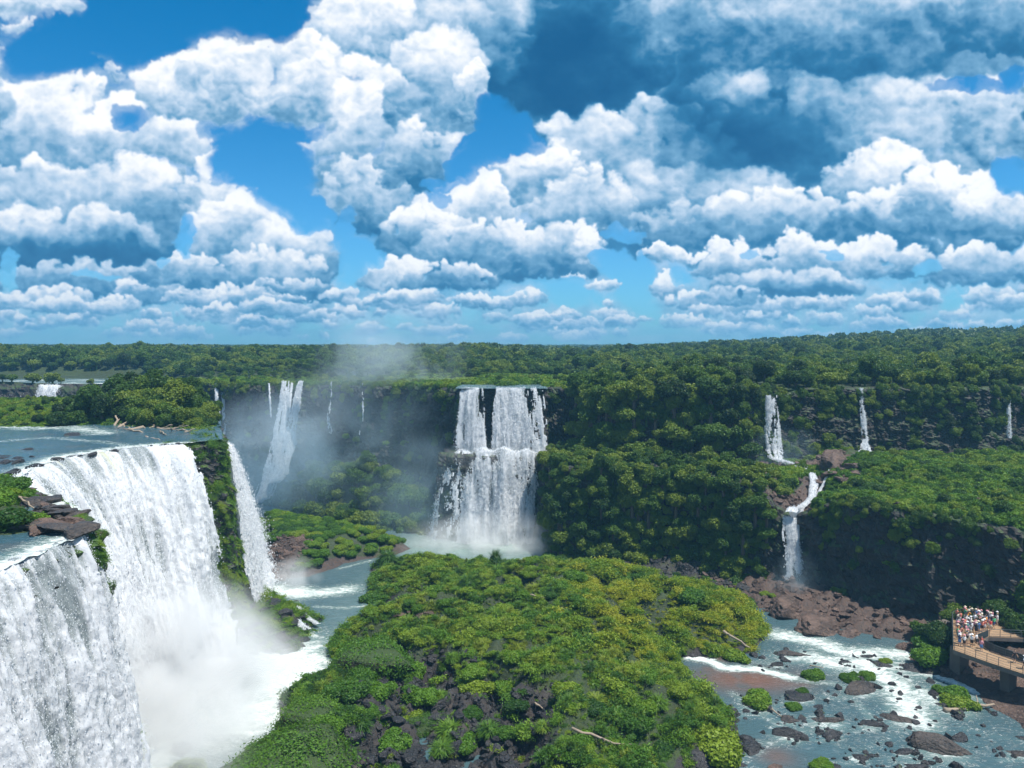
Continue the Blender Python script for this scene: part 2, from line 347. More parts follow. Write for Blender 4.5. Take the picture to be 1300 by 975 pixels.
c=b.mix(b.mapr(b.math('ADD',ar,b.math('MULTIPLY',b.math('SUBTRACT',n,.5),.9)),.20,.74),(.27,.31,.32),(.74,.76,.79))
c=b.mix(ti,c,(.42,.42,.08))
s=b.node('ShaderNodeBsdfPrincipled',{'Base Color':c,'Roughness':.55,'Specular IOR Level':.25,'Normal':b.bump(b.noise(b.pos((1,1,.45)),3.2,6.,.7),.6,.2)})
tr=b.node('ShaderNodeBsdfTranslucent',{'Color':c}); mx=b.node('ShaderNodeMixShader',{0:.28}); b.l.new(s.outputs[0],mx.inputs[1]); b.l.new(tr.outputs[0],mx.inputs[2])
b.out(mx.outputs[0]); M['fall']=m
m,nt,_,_=newmat('spray_drops'); b=NB(nt)
s=b.node('ShaderNodeBsdfDiffuse',{'Color':(.9,.92,.94,1)}); tr=b.node('ShaderNodeBsdfTranslucent',{'Color':(.9,.92,.94,1)}); mx=b.node('ShaderNodeMixShader',{0:.4}); b.l.new(s.outputs[0],mx.inputs[1]); b.l.new(tr.outputs[0],mx.inputs[2]); b.out(mx.outputs[0]); M['spray']=m
# ================================================================ TERRAIN (plan outlines in metres, x right, y away)
LP=[(-37,20),(-37,50),(-36,63),(-40,69),(-47,76),(-57,84),(-60,92),(-61,101),(-56,109),(-49.5,113.5),(-46,117),(-50,127),(-54.3,136),(-58,147),(-64,158),(-90,168),(-140,172),(-500,172),(-500,20)]
RIM=[(-700,246),(-300,246),(-170,241),(-118,245),(-98,240),(-86,232),(-68,222),(-60,222),(-45,215),(-30,208),(-22,201),(-14,190),(-12.5,183),(7,182),(9,190),(16,188),(20,176),(30,168),(45,166),(54,169),(57,172.5),(62,172.5),(75,173),(85,174.5),(110,172),(125,176),(180,178),(400,190),(900,190)]
BACK=RIM+[(30000,190),(30000,30000),(-30000,30000),(-30000,246)]
TER=[(-18,185),(-17.5,175.5),(-10,171.5),(7,172),(8.5,167),(12,158),(25,153),(38,149),(44,141),(49.3,137),(52.5,136.5),(56,132),(60,125.5),(65,119),(76,110),(140,100),(900,100),(900,200),(-14,200)]
TAL=[(-72,224),(-70,209),(-46,187),(-28,177),(-17,176),(-13,192),(-30,214),(-60,228)]
ISL=poly([(250,1060),(292,975),(345,935),(352,890),(420,858),(412,815),(450,788),(500,772),(465,757),(468,722),(502,712),(560,714),(620,722),(700,721),(790,724),(850,741),(900,752),(955,772),(978,800),(955,832),(905,838),(862,836),(890,872),(938,905),(944,950),(905,968),(870,985),(820,1060)])
PEN=poly([(318,700),(345,738),(395,733),(440,716),(500,706),(528,696),(440,678),(360,664),(315,668)])
NOS=poly([(262,735),(335,742),(372,764),(414,786),(402,802),(380,828),(330,835),(285,805),(240,770)])
SHO=poly([(762,712),(776,724),(830,742),(880,748),(950,767),(1000,784),(1080,804),(1150,815),(1166,850),(1200,862),(1258,888),(1310,915),(1420,960)])+[(120,75),(200,110),(110,125),(70,130),(58,152),(30,158)]
# the gap of dark wet rock on the near side of the island
GAP=poly([(470,870),(560,860),(600,880),(650,905),(720,915),(700,960),(690,1060),(440,1060),(450,940),(470,900)])
def rimz(x): return np.interp(x,[-300,-100,-40,0,60,120],[33,33.2,33.8,34.6,35.4,35.6])
CHN=[(61.3,149),(59.4,145.5),(56.8,141),(54.3,138),(51.8,136),(51,130)]
def dip(X,Y):
    return np.interp(Y,[137,141,145,149,153],[5.0,4.2,3.0,1.4,.3])*np.exp(-(sdline(CHN,X,Y)/(2.6+2.4*ss(149,143,Y)))**2)
def tz(x,y): return float(np.interp(x,[-20,45,58,64,90,140],[20,19.6,18.8,18.4,17.6,17]))-float(dip(np.array(x),np.array(y)))
def H(X,Y):
    X=np.asarray(X,float);Y=np.asarray(Y,float)
    P=np.stack([X,Y,0*X],-1)
    n=fbm3(P/9,4,3); n2=fbm3(P/2.2,3,9)
    h=-2.2+.4*n
    near=(Y<420)&(np.abs(X)<420)
    def sd(pl):
        o=np.full(X.shape,-99.); o[near]=sdpoly(pl,X[near],Y[near]); return o
    d=sd(PEN); h=np.maximum(h,-1.2+5.6*ss(-2.,7,d+n*1.5)+n2*.5*ss(-1,2,d))
    d=sd(NOS)+n*1.2; h=np.maximum(h,-1.+3.2*ss(-1.5,6,d)+n2*.9*ss(-1,2,d))
    dI=sd(ISL); g=sd(GAP)
    bl=1-np.abs(perlin3(P/6.2,33))*2.4; bl2=1-np.abs(perlin3(P/2.0+5,35))*2.4
    hi=-1.+(2.0*ss(-1.5,2.5,dI+n*1.2)+3.0*ss(2,14,dI))*(1-.72*ss(-2,4,g+n*2))+n*1.2*ss(0,5,dI)+(1.75*bl+.6*bl2-.5)*ss(0,4,dI)
    hi=hi-1.6*ss(132,160,Y)*ss(1,6,dI)
    h=np.maximum(h,hi)
    d=sd(SHO)+n*1.0; h=np.maximum(h,-1.+2.0*ss(-1.5,3,d)+2.0*ss(3,14,d)+n2*1.1*ss(0,3,d)+.5*np.floor(2.5*fbm3(P/3.1,3,12)+.5)*ss(0,3,d))
    gg=ss(-2,3,g+n*2); h=h+gg*(.55*np.floor(2.6*fbm3(P/2.4,3,15)+.5)+.5*bl2-.3)
    # talus under the back cliff
    d=sd(TAL); h=np.maximum(h,-2+23*ss(-1,27,d+n*2))
    # terrace under the right hand upper falls
    d=sd(TER)+.7*n; zt=np.interp(X,[-20,45,58,64,90,140],[20,19.6,18.8,18.4,17.6,17])+1.4*n*ss(2,10,d)+n2*.3-dip(X,Y)+ss(62,70,X)*ss(1,6,d)*1.3*(1-np.abs(perlin3(P/7.,37))*2.4)
    zt=zt+2.2*ss(100,70,X)*0+ss(60,80,X)*(2.2*ss(8,26,d)+1.2*n)
    h=np.where(d>-.2,np.maximum(h,-1+(zt+1)*ss(-.2,1.3,d)),h)
    # near left plateau with the upper river on it
    d=sd(LP)+.5*n; zl=29.5+.022*(Y-100)
    zl=zl+2.4*ss(0,7,np.maximum(sd(BSH),sd(FRB))+n*2)+n2*.15
    zl=zl-1.9*ss(128,150,Y)*ss(-75,-52,X)
    h=np.where(d>-.2,np.maximum(h,-1+(zl+1)*ss(-.2,1.2,d)),h)
    # the back plateau and the hills beyond
    db=np.where(near,0.,99.); db[near]=sdpoly(BACK[:len(RIM)]+[(900,900),(-900,900)],X[near],Y[near])
    db=db+.6*n*near
    D=np.hypot(X,Y); az=np.degrees(np.arctan2(X,Y))
    hill=ss(4,34,az)*(15*ss(230,700,D))+ss(-40,-10,az)*0+6*ss(260,420,D)*ss(5,-8,az)+5*ss(700,2200,D)+3*ss(250,450,D)*ss(-10,0,az)
    zb=rimz(X)+hill+2.0*fbm3(P/60,4,5)*ss(10,60,db)+ n2*.2
    w=ss(-2,4,sd(FRV)); zb=zb-2.6*w
    h=np.where((db>-.2),np.maximum(h,-1+(zb+1)*ss(-.2,1.2,db)),h)
    return h
# bushes on the left plateau / front left bush / far left river
BSH=[PZ(u,v,z)[:2] for u,v,z in [(-60,545,30.8),(0,541,30.8),(60,541,30.8),(130,541,30.5),(150,545,30),(200,548,29.9),(250,552,29.6),(283,548,28.5)]]+[(-58,150),(-66,160),(-92,170),(-160,170)]
FRB=[PZ(u,v,30)[:2] for u,v in [(-60,610),(0,600),(45,612),(75,650),(60,668),(20,672),(-60,680)]]
FRV=[(-420,244),(-118,244),(-100,252),(-108,266),(-150,300),(-430,306)]
core_x=np.arange(-150,150,.62); core_y=np.arange(42,262,.62)
def outer(a,step0,end,k=1.12):
    o=[];s=step0;x=a
    while abs(x)<end: s*=k; x+=s; o.append(x)
    return o
gx=np.array(list(reversed(outer(core_x[0],-.7,26000)))+list(core_x)+outer(core_x[-1],.7,26000))
gy=np.array([-30000,-8000,-2000,-500,-120,-30,0,14,24,31,37]+list(core_y)+outer(core_y[-1],.7,30000,1.06))
GX,GY=np.meshgrid(gx,gy,indexing='ij'); GZ=H(GX,GY)
near=(GY<420)&(np.abs(GX)<420)
def SD(pl,X,Y): return sdpoly(pl,X,Y)
veg=np.ones(GX.shape); red=np.zeros(GX.shape)
xx,yy=GX[near],GY[near]; P3=np.stack([xx,yy,0*xx],-1); nn=fbm3(P3/6,3,44)
v=np.where(GZ[near]>21,1.,.25); 
v=np.maximum(v,.9*ss(1.2,3,SD(ISL,xx,yy)+nn*3)*(1-ss(-2,2,SD(GAP,xx,yy)+nn*3)))
v=np.maximum(v,.95*ss(-3,2,SD(TER,xx,yy)-3)*(1-ss(9,5,sdline([(50,158),(60,162),(82,168)],xx,yy))))
v=np.maximum(v,.9*ss(5,10,SD(TAL,xx,yy)+4))
v=np.maximum(v,.8*ss(.8,3,SD(PEN,xx,yy)+nn*2))
v=np.where(SD(LP,xx,yy)>-.5,.1+.9*ss(0,2,np.maximum(SD(BSH,xx,yy),SD(FRB,xx,yy))+nn),v)
v=np.where((SD(TER,xx,yy)<0)&(SD(BACK[:len(RIM)]+[(900,900),(-900,900)],xx,yy)<0)&(SD(SHO,xx,yy)>0),.35*ss(64,50,np.hypot(xx-30,yy-148)*3)+.05,v)
v=np.where((sdline(CHN,xx,yy)<2.8+nn*2)&(GZ[near]>10),.05,v)
v=np.where((xx<-36.5)&(xx>-62)&(yy<158)&(xx<-43)&(yy>136)&(GZ[near]<12),.12,v)
veg[near]=v
r=ss(-1,2,SD(SHO,xx,yy))*ss(36,44,xx)*1.+ss(7,3,sdline([(56,158),(66,160),(76,164)],xx,yy))*ss(15,18,GZ[near])
r=np.maximum(r,.7*(sdline(CHN,xx,yy)<3.5)); r=np.maximum(r,.6*ss(-1,1,SD(PEN,xx,yy))); r=np.maximum(r,.6*ss(0,2,SD(FRB,xx,yy)))
red[near]=np.clip(r,0,1)
me=mesh('ground',np.stack([GX,GY,GZ],-1),gridfaces(*GX.shape),[M['ground']],True,{'veg':veg,'red':red})
link('ground',me,kind='structure')
# fast terrain height lookup for placing things
_hx=np.arange(-150,150,.5); _hy=np.arange(42,262,.5); _HG=H(*np.meshgrid(_hx,_hy,indexing='ij'))
def hz(x,y):
    i=(x+150)/.5; j=(y-42)/.5
    if 0<=i<len(_hx)-1 and 0<=j<len(_hy)-1:
        a=int(i);b_=int(j);u=i-a;w=j-b_
        return float((_HG[a,b_]*(1-u)+_HG[a+1,b_]*u)*(1-w)+(_HG[a,b_+1]*(1-u)+_HG[a+1,b_+1]*u)*w)
    return float(H(np.array([x]),np.array([y]))[0])
def ground_at(u,v):         # first terrain hit of the sight line through a photo point
    d=ray(u,v); lo=None
    for t in np.arange(50,420,.5):
        x,y,z=d[0]*t,d[1]*t,CAMZ+d[2]*t
        g=max(hz(x,y),0.) if y<262 else hz(x,y)
        if z<=g: return np.array([x,y,g])
    return np.array([x,y,g])
# ================================================================ CLIFFS
def resample(P,step):
    P=np.array(P,float); d=np.r_[0,np.cumsum(np.linalg.norm(np.diff(P[:,:2],axis=0),axis=1))]
    n=max(2,int(d[-1]/step)+1); s=np.linspace(0,d[-1],n)
    return s,np.stack([np.interp(s,d,P[:,k]) for k in range(P.shape[1])],1)
CLP={}
def cliff(name,P,zb,zt,side,seed,mat='cliff',step=.42,amp=1.,lean=1.2,mossf=None,top_in=1.1):
    """rock face along a plan line; side=+1: open side is to the right of the walking direction"""
    s,Q=resample(P,step)
    # smooth the line a little
    for _ in range(3): Q[1:-1]=(Q[:-2]+2*Q[1:-1]+Q[2:])/4
    T=np.gradient(Q[:,:2],axis=0)
    k=np.ones(13)/13; T=np.stack([np.convolve(np.pad(T[:,i],6,'edge'),k,'valid') for i in (0,1)],1)
    T/=np.linalg.norm(T,axis=1)[:,None]+1e-9
    N=np.stack([T[:,1],-T[:,0]],1)*side
    zb_=np.array([zb(x) if callable(zb) else zb for x in Q[:,0]]); zt_=np.array([zt(x,y) if callable(zt) else zt for x,y in Q[:,:2]])
    nz=int((zt_-zb_).max()/step)+1; t=np.linspace(0,1,nz)
    Z=zb_[:,None]+(zt_-zb_)[:,None]*t[None,:]
    S=np.repeat(s[:,None],nz,1); X0=np.repeat(Q[:,0:1],nz,1); Y0=np.repeat(Q[:,1:2],nz,1)
    q=np.stack([X0/3.2,Y0/3.2,Z/9],-1)
    d=1.0*fbm3(q,4,seed)+.75*fbm3(np.stack([X0/9,Y0/9,Z/1.6],-1),3,seed+5)+.55*fbm3(np.stack([X0,Y0,Z],-1)/.9,3,seed+9,.55,True)
    # blocky steps
    bl=np.floor(2.5*fbm3(np.stack([X0/1.6,Y0/1.6,Z/3.0],-1),2,seed+3)+.5)*.35
    d=(d+bl)*amp+lean*(1-t[None,:])**1.5*2
    d[:,-1]-=top_in; d[:,-2]-=.3*top_in
    X=X0+N[:,0:1]*d; Y=Y0+N[:,1:2]*d
    ms=fbm3(np.stack([X/4,Y/4,Z/6],-1),4,seed+20)*1.2+.2
    if mossf is not None: ms=ms+mossf(X,Y,Z)
    me=mesh(name,np.stack([X,Y,Z],-1),gridfaces(*X.shape)[:,::(-1 if side>0 else 1)],[M[mat]],False,{'moss':np.clip(ms,0,1)})
    CLP[name+str(seed)]=(X,Y,Z,N,S,ms)
    return me
rim_bot=lambda x: np.interp(x,[-60,-30,-14,10,40,60,90],[-1.5,8,-1,18.5,18.5,17,16])
me=cliff('cliff',RIM[3:],lambda x:-2. if x<16 else np.interp(x,[16,50,60,110,130],[18,18.5,18,17,17]),lambda x,y:float(rimz(x))+.15,1,40,amp=1.1,mossf=lambda X,Y,Z:.15*ss(25,34,Z))
link('cliff',me,kind='structure')
me=cliff('cliff',TER[1:-2],-1.5,lambda x,y:tz(x,y)+.1,1,60,amp=1.0,lean=1.4,mossf=lambda X,Y,Z:.30*ss(12,20,Z)*ss(62,70,X)-.25*ss(52,58,X)*ss(14,8,Z))
link('cliff',me,kind='structure')
me=cliff('cliff',LP[1:-2],-1.5,lambda x,y:29.55+.022*(y-100)-1.9*float(ss(128,150,y)*ss(-75,-52,x)),1,80,'wetcliff',step=.36,amp=1.15,lean=1.6,top_in=.8,mossf=lambda X,Y,Z:.35*ss(-48,-42,X)*ss(108,114,Y)+.25*ss(66,62,Y))
link('cliff',me,kind='structure')
me=cliff('cliff',RIM[:4],24,33,1,90,step=.8); link('cliff',me,kind='structure')
# ================================================================ WATER
def wfield(X,Y,spots,lines):
    f=np.zeros(X.shape)
    for (x,y,rx,ry,a) in spots: f=np.maximum(f,a*np.exp(-(((X-x)/rx)**2+((Y-y)/ry)**2)))
    for (pl,w,a) in lines: f=np.maximum(f,a*np.exp(-(sdline(pl,X,Y)/w)**2))
    return f
def L(*pts,z=0.): return [PZ(u,v,z)[:2] for u,v in pts]
X,Y=np.meshgrid(np.arange(-100,125,.36),np.arange(58,248,.36),indexing='ij'); P3=np.stack([X,Y,0*X],-1)
pz=lambda u,v:PZ(u,v,0)[:2]
spots=[(*pz(250,900),15,12,1.25),(*pz(330,850),11,13,1.2),(*pz(385,845),5,8,.95),(*pz(60,990),16,20,1.2),(*pz(340,752),5,5,1.1),(*pz(375,752),5.5,4,.95),(*pz(620,684),15,7,.8),(*pz(565,680),5,4,.5),
       (*pz(1005,758),3,4,.9),(*pz(1165,885),6.5,4.4,.72),(*pz(1110,848),9,6.5,.70),(*pz(1050,825),7,3,.5),(*pz(1225,885),5,3,.5),(-68,213,6,6,.8),(*pz(500,760),2,3,.5)]
lines=[(L((345,748),(380,755),(415,752),(440,748)),3.4,.75),(L((400,770),(440,772),(490,765)),.8,.55),(L((345,775),(380,795),(400,808)),.9,.7),(L((350,800),(365,815)),1.2,.9),(L((480,745),(500,722),(495,710)),1.6,.45),(L((430,722),(470,712)),.8,.5),
       (L((872,834),(900,838),(918,848),(961,849),(1005,860)),1.2,.95),(L((992,806),(1038,815),(1072,828),(1146,831),(1165,830)),3.0,.80),(L((1030,835),(1060,842),(1097,842),(1134,865),(1152,893),(1163,915)),3.4,.80),
       (L((1160,846),(1192,858),(1238,877),(1269,892),(1296,903)),1.3,.95),(L((1000,862),(1060,868),(1090,880)),1.2,.5),(L((1080,885),(1110,915),(1140,925)),1.2,.42),(L((1000,905),(1060,945),(1120,960)),1.2,.3),(L((1165,917),(1120,940),(1085,960)),1.4,.3),(L((930,880),(960,905),(990,920)),1.,.42),(L((1190,905),(1225,925),(1290,940)),1.4,.3)]
RR=[(1007,832,24),(1123,845,14),(1100,834,11),(1075,842,9),(1095,875,24),(1183,854,24),(1017,887,17),(1003,916,12),(1052,916,26),(1003,934,20),(1058,934,13),(954,950,14),(1091,962,14),(1104,922,14),(1146,915,18),(1197,952,32),(1147,957,11),(1162,974,20),(1294,958,15),(918,902,15),(988,846,8),(965,897,22),(1210,898,28),(904,955,38)]
for u,v,rp in RR:
    q=PZ(u,v,0); rr_=rp*q[1]/F; spots.append((q[0]-.2*rr_,q[1]-.25*rr_,1.45*rr_,1.15*rr_,.60)); spots.append((q[0]-1.6*rr_,q[1]-.9*rr_,1.8*rr_,.7*rr_,.42))
foam=wfield(X,Y,spots,lines)
foam=np.maximum(foam,.19*ss(30,40,X)*ss(118,108,Y)+.12*ss(-20,-30,X))
shal=wfield(X,Y,[(*pz(950,862),8,4,1.),(*pz(905,835),3,2,.8),(*pz(1000,868),5,1.6,.7),(*pz(985,960),2.2,2.2,.6),(*pz(912,862),4,2,.6)],[(L((1000,870),(930,860),(900,850)),1.5,.6)])
milky=wfield(X,Y,[(*pz(610,690),24,12,1.),(*pz(660,715),12,8,.7),(-70,212,18,12,.8)],[(L((480,730),(440,770),(430,800),(395,830)),4,.16)])
shal*=ss(-.5,.1,fbm3(P3/5,3,2)+.15)
Zw=foam*.30*fbm3(P3/1.3,4,6,.6)+.05*fbm3(P3/1.1,2,8)+.10*ss(.6,1.2,foam)*fbm3(P3/3,2,18)
land=_HG; ok=np.ones((X.shape[0]-1,X.shape[1]-1),bool)
hh=np.array([0]); 
ix=np.clip(((X+150)/.5).astype(int),0,len(_hx)-1); iy=np.clip(((Y-42)/.5).astype(int),0,len(_hy)-1); hg=_HG[ix,iy]
ok=(hg[:-1,:-1]<2.5)
Fc=gridfaces(*X.shape)[ok.ravel()]
me=mesh('river',np.stack([X,Y,Zw],-1),Fc[:,::-1],[M['river']],True,{'foam':foam,'shallow':shal,'milky':milky}); link('river',me,kind='structure')
# upper river on the left plateau
X,Y=np.meshgrid(np.arange(-190,-34,.3),np.arange(30,172,.3),indexing='ij'); P3=np.stack([X,Y,0*X],-1)
sdl=sdpoly(LP,X,Y)
def uz(x,y): return 30.05+.022*(y-100)-1.7*ss(128,150,y)*ss(-75,-52,x)
Zu=uz(X,Y)
f=.85*np.exp(-(np.clip(sdl,0,99)/3.2)**2)*ss(118,112,Y)
f=np.maximum(f,wfield(X,Y,[(-62,86,4,3,.8)],[([PZ(u,v,30.8)[:2] for u,v in ((0,540),(40,543),(90,542),(130,548))],3.5,.62),([PZ(u,v,30.4)[:2] for u,v in ((0,560),(60,556),(120,560),(180,566))],1.5,.45),([PZ(u,v,30)[:2] for u,v in ((0,690),(40,676),(90,668))],1.0,.45),([PZ(u,v,30)[:2] for u,v in ((40,600),(70,612),(100,632),(115,650))],1.6,.9)]))
f=np.maximum(f,.12)
Zu=Zu+f*.22*fbm3(P3/.9,4,6,.6)+.04*fbm3(P3/1.,2,8)
ok=((sdl>.15)&(H(X,Y)<Zu+1.2))[:-1,:-1]
me=mesh('river',np.stack([X,Y,Zu],-1),gridfaces(*X.shape)[ok.ravel()][:,::-1],[M['upriver']],True,{'foam':f,'shallow':.25*ss(.1,.4,fbm3(P3/4,3,7)),'milky':0*f}); link('river',me,kind='structure')
# far river
X,Y=np.meshgrid(np.arange(-430,-96,1.),np.arange(243,308,1.),indexing='ij'); P3=np.stack([X,Y,0*X],-1)
sdl=sdpoly(FRV,X,Y); f=.25+.5*ss(-.2,.3,fbm3(P3/12,3,4))+.5*np.exp(-(np.clip(sdl,0,99)/4)**2)
me=mesh('river',np.stack([X,Y,33.0+0*X],-1),gridfaces(*X.shape)[((sdl>-1))[:-1,:-1].ravel()][:,::-1],[M['upriver']],True,{'foam':f*.8,'shallow':0*f,'milky':0*f+.3}); link('river',me,kind='structure')
# river on the plateau lip above the middle fall
X,Y=np.meshgrid(np.arange(-14,9,.4),np.arange(181,200,.4),indexing='ij'); P3=np.stack([X,Y,0*X],-1)
me=mesh('river',np.stack([X,Y,34.95+0*X],-1),gridfaces(*X.shape)[:,::-1],[M['upriver']],True,{'foam':.3+0*X,'shallow':0*X,'milky':0*X}); link('river',me,kind='structure')
# ================================================================ WATERFALLS
_r=np.random.RandomState(21)
TET=np.array([[0,0,1.],[.94,0,-.33],[-.47,.82,-.33],[-.47,-.82,-.33]]); TF=np.array([[0,1,2],[0,2,3],[0,3,1],[1,3,2]])
def drops(Pt,sz,seed):      # many little torn scraps of water
    r=np.random.RandomState(seed); n=len(Pt)
    A=r.normal(size=(n,3,3)); Q,_=np.linalg.qr(A)
    V=np.einsum('nij,kj->nki',Q,TET)*np.stack([sz*.8,sz*.8,sz*1.5],-1)[:,None,:]+Pt[:,None,:]
    Fc=(TF[None]+4*np.arange(n)[:,None,None]).reshape(-1,3)
    return V.reshape(-1,3),Fc
def waterfall(label,lip,dirs,throw,zb,res=.25,thick=.5,gap=None,seed=1,pw=.55,tint=None,nd=3000,dsz=(.05,.16),group=None,over=1.4,spread=1.,grow=.6,zres=None,aer0=.5,ragged=1.,category='waterfall',hole=None,foot=0.):
    lip=np.array(lip,float); s,Q=resample(np.c_[lip,np.array(dirs,float)],res)
    Lp=Q[:,:3]; D=Q[:,3:5]; D/=np.linalg.norm(D,axis=1)[:,None]
    zbv=np.interp(s,np.linspace(0,s[-1],len(zb)),zb) if hasattr(zb,'__len__') else np.full(len(s),zb)
    th=np.interp(s,np.linspace(0,s[-1],len(throw)),throw) if hasattr(throw,'__len__') else np.full(len(s),throw)
    hgt=(Lp[:,2]-zbv).max(); zr=zres or res*1.15
    nt_=int(hgt/zr)+1; t=np.r_[np.linspace(-1,-.15,5),np.linspace(0,1,nt_)**1.15]; tp=np.clip(t,0,1)
    S=np.repeat(s[:,None],len(t),1); T=np.repeat(tp[None],len(s),0)
    off=th[:,None]*T**pw+(1.1*thick*fbm3(np.stack([s/3.2,s*0+seed,s*0],-1),4,seed+30)*1.3)[:,None]+np.clip(t,-1,0)[None]*over
    Z=Lp[:,2:3]-(Lp[:,2:3]-zbv[:,None])*T-.5*np.clip(-t,0,1)[None]**2
    X=Lp[:,0:1]+D[:,0:1]*off; Y=Lp[:,1:2]+D[:,1:2]*off
    zz=Z+0; rough=(.25+grow*T+.35*ss(0,.06,T))*thick
    st=fbm3(np.stack([S/2.6,Z/22,0*S],-1),4,seed)                    # long streaks
    st2=fbm3(np.stack([S/.8,Z/7,0*S+4],-1),4,seed+3,.6)
    bl=fbm3(np.stack([S/1.5,Z/3.2,0*S+8],-1),5,seed+6,.6,True)
    fi=fbm3(np.stack([S/.42,Z/.95,0*S+3],-1),4,seed+8,.72)
    d=rough*(2.5*st+1.1*st2+.34*bl*T**.4+.46*fi)
    if foot: d=d+foot*ss(.8,1.,T)**2
    X=X+D[:,0:1]*d; Y=Y+D[:,1:2]*d; Z=Z+.18*rough*fi+.12*rough*st2
    # lateral flutter
    tang=np.stack([-D[:,1],D[:,0]],1)*spread
    lf=.35*thick*fbm3(np.stack([S/1.2,Z/2.5,0*S+12],-1),3,seed+12)*T; X+=tang[:,0:1]*lf; Y+=tang[:,1:2]*lf
    aer=aer0+1.25*st+.9*st2+.30*bl*T+.25*ss(0,.25,T)+.25*ss(.5,1,T)+.38*np.exp(-np.abs(T)/.07)*(.5+st2)
    keep=np.ones((X.shape[0]-1,X.shape[1]-1),bool)
    edge=np.minimum(S,s[-1]-S)
    e=edge/(ragged*thick*2.2+1e-6)+1.3*st2+.6*fi
    m=e>.25
    if gap is not None:
        g=1.5*st+.9*st2+.35*fi
        lim=gap(S/s[-1],T) if callable(gap) else gap
        m&=g>lim
    if hole is not None: m&=~hole(S/s[-1],T,st2)
    keep&=m[:-1,:-1]
    ti=np.zeros(X.shape) if tint is None else tint(S/s[-1],T,st2)
    V=np.stack([X,Y,Z],-1); Fc=gridfaces(*X.shape)[keep.ravel()]
    used=np.zeros(V.shape[0]*V.shape[1],bool); used[Fc.ravel()]=True; mp=np.cumsum(used)-1
    me=mesh('waterfall',V.reshape(-1,3)[used],mp[Fc][:,::-1],[M['fall']],True,{'aer':np.clip(aer,0,1).ravel()[used],'tint':np.clip(ti,0,1).ravel()[used]})
    o=link('waterfall',me,label=label,category=category,group=group)
    if nd:
        r=np.random.RandomState(seed+99); idx=r.choice(len(Fc),nd); P0=V.reshape(-1,3)[Fc[idx,0]]
        Tt=T.ravel()[Fc[idx,0]]; si=(Fc[idx,0]//X.shape[1])
        k=r.exponential(1,nd)*(.12+.55*Tt)*thick
        P0=P0+np.c_[D[si]*k[:,None],r.normal(size=nd)*.15]+r.normal(size=(nd,3))*.22*thick*(.3+Tt)[:,None]
        sz=r.uniform(dsz[0],dsz[1],nd)*(.6+.7*r.rand(nd)**3)
        dv,df=drops(P0,sz,seed)
        link('spray',mesh('spray',dv,df,[M['spray']]),o,kind='stuff')
    return o
# near falls on the left
waterfall('huge white curtain pouring from the left plateau beneath the driftwood, mist rising at its foot',
    [(-56.2,83,29.6),(-59.3,88,29.8),(-60.6,93,29.9),(-61.0,98,30.),(-59.5,103,30.1),(-56.5,108,30.25),(-53,111.2,30.3),(-50,113,30.2)],
    [(1,-.05),(1,-.1),(1,-.15),(1,-.25),(.9,-.5),(.78,-.62),(.76,-.62),(.78,-.6)],[13,14,15,16,16,16,16,15],-1.,res=.19,thick=1.15,seed=3,pw=.60,grow=.4,
    tint=lambda s,t,n:np.exp(-((s-.66)/.024)**2)*ss(.12,.0,t)*.8*ss(-.5,.3,n)+.5*np.exp(-((s-.42)/.10)**2)*ss(.06,.0,t)*ss(-.1,.3,n),nd=42000,dsz=(.035,.11),gap=lambda s,t:-1.35+.5*ss(.0,.05,t)*ss(.5,.06,t),aer0=.46,ragged=.5)
waterfall('nearest white curtain in the bottom left corner, torn into grey and white strands',
    [(-38.6,28,29.),(-38,38,29.),(-37.4,47,29.1),(-37.2,52,29.1),(-36.9,57,29.15),(-36.6,61.5,29.2),(-37.2,64.5,29.3)],
    [(1,0),(1,-.02),(1,-.05),(1,-.08),(1,-.1),(1,-.12),(1,-.1)],[6.5,7,7,7,6.8,6.4,5.4],-1.,res=.15,thick=.95,seed=14,pw=.58,grow=.3,nd=45000,dsz=(.022,.07),
    gap=lambda s,t:-1.05+.35*np.exp(-((s-.78)/.05)**2),aer0=.36,ragged=.5)
waterfall('tall white fall dropping behind the dark mossy cliff nose into the turquoise channel',
    [(-48.3,121.5,29.0),(-50.3,127,28.4),(-53.6,134.5,27.7),(-56,141,27.5),(-58,146.5,27.4)],[(1,-.1),(1,-.1),(1,-.05),(1,0),(1,.1)],[5.6,6.4,7.6,8.5,9],-.3,res=.22,thick=.9,seed=25,pw=.62,nd=26000,dsz=(.05,.16),aer0=.7,ragged=.6,foot=1.2)
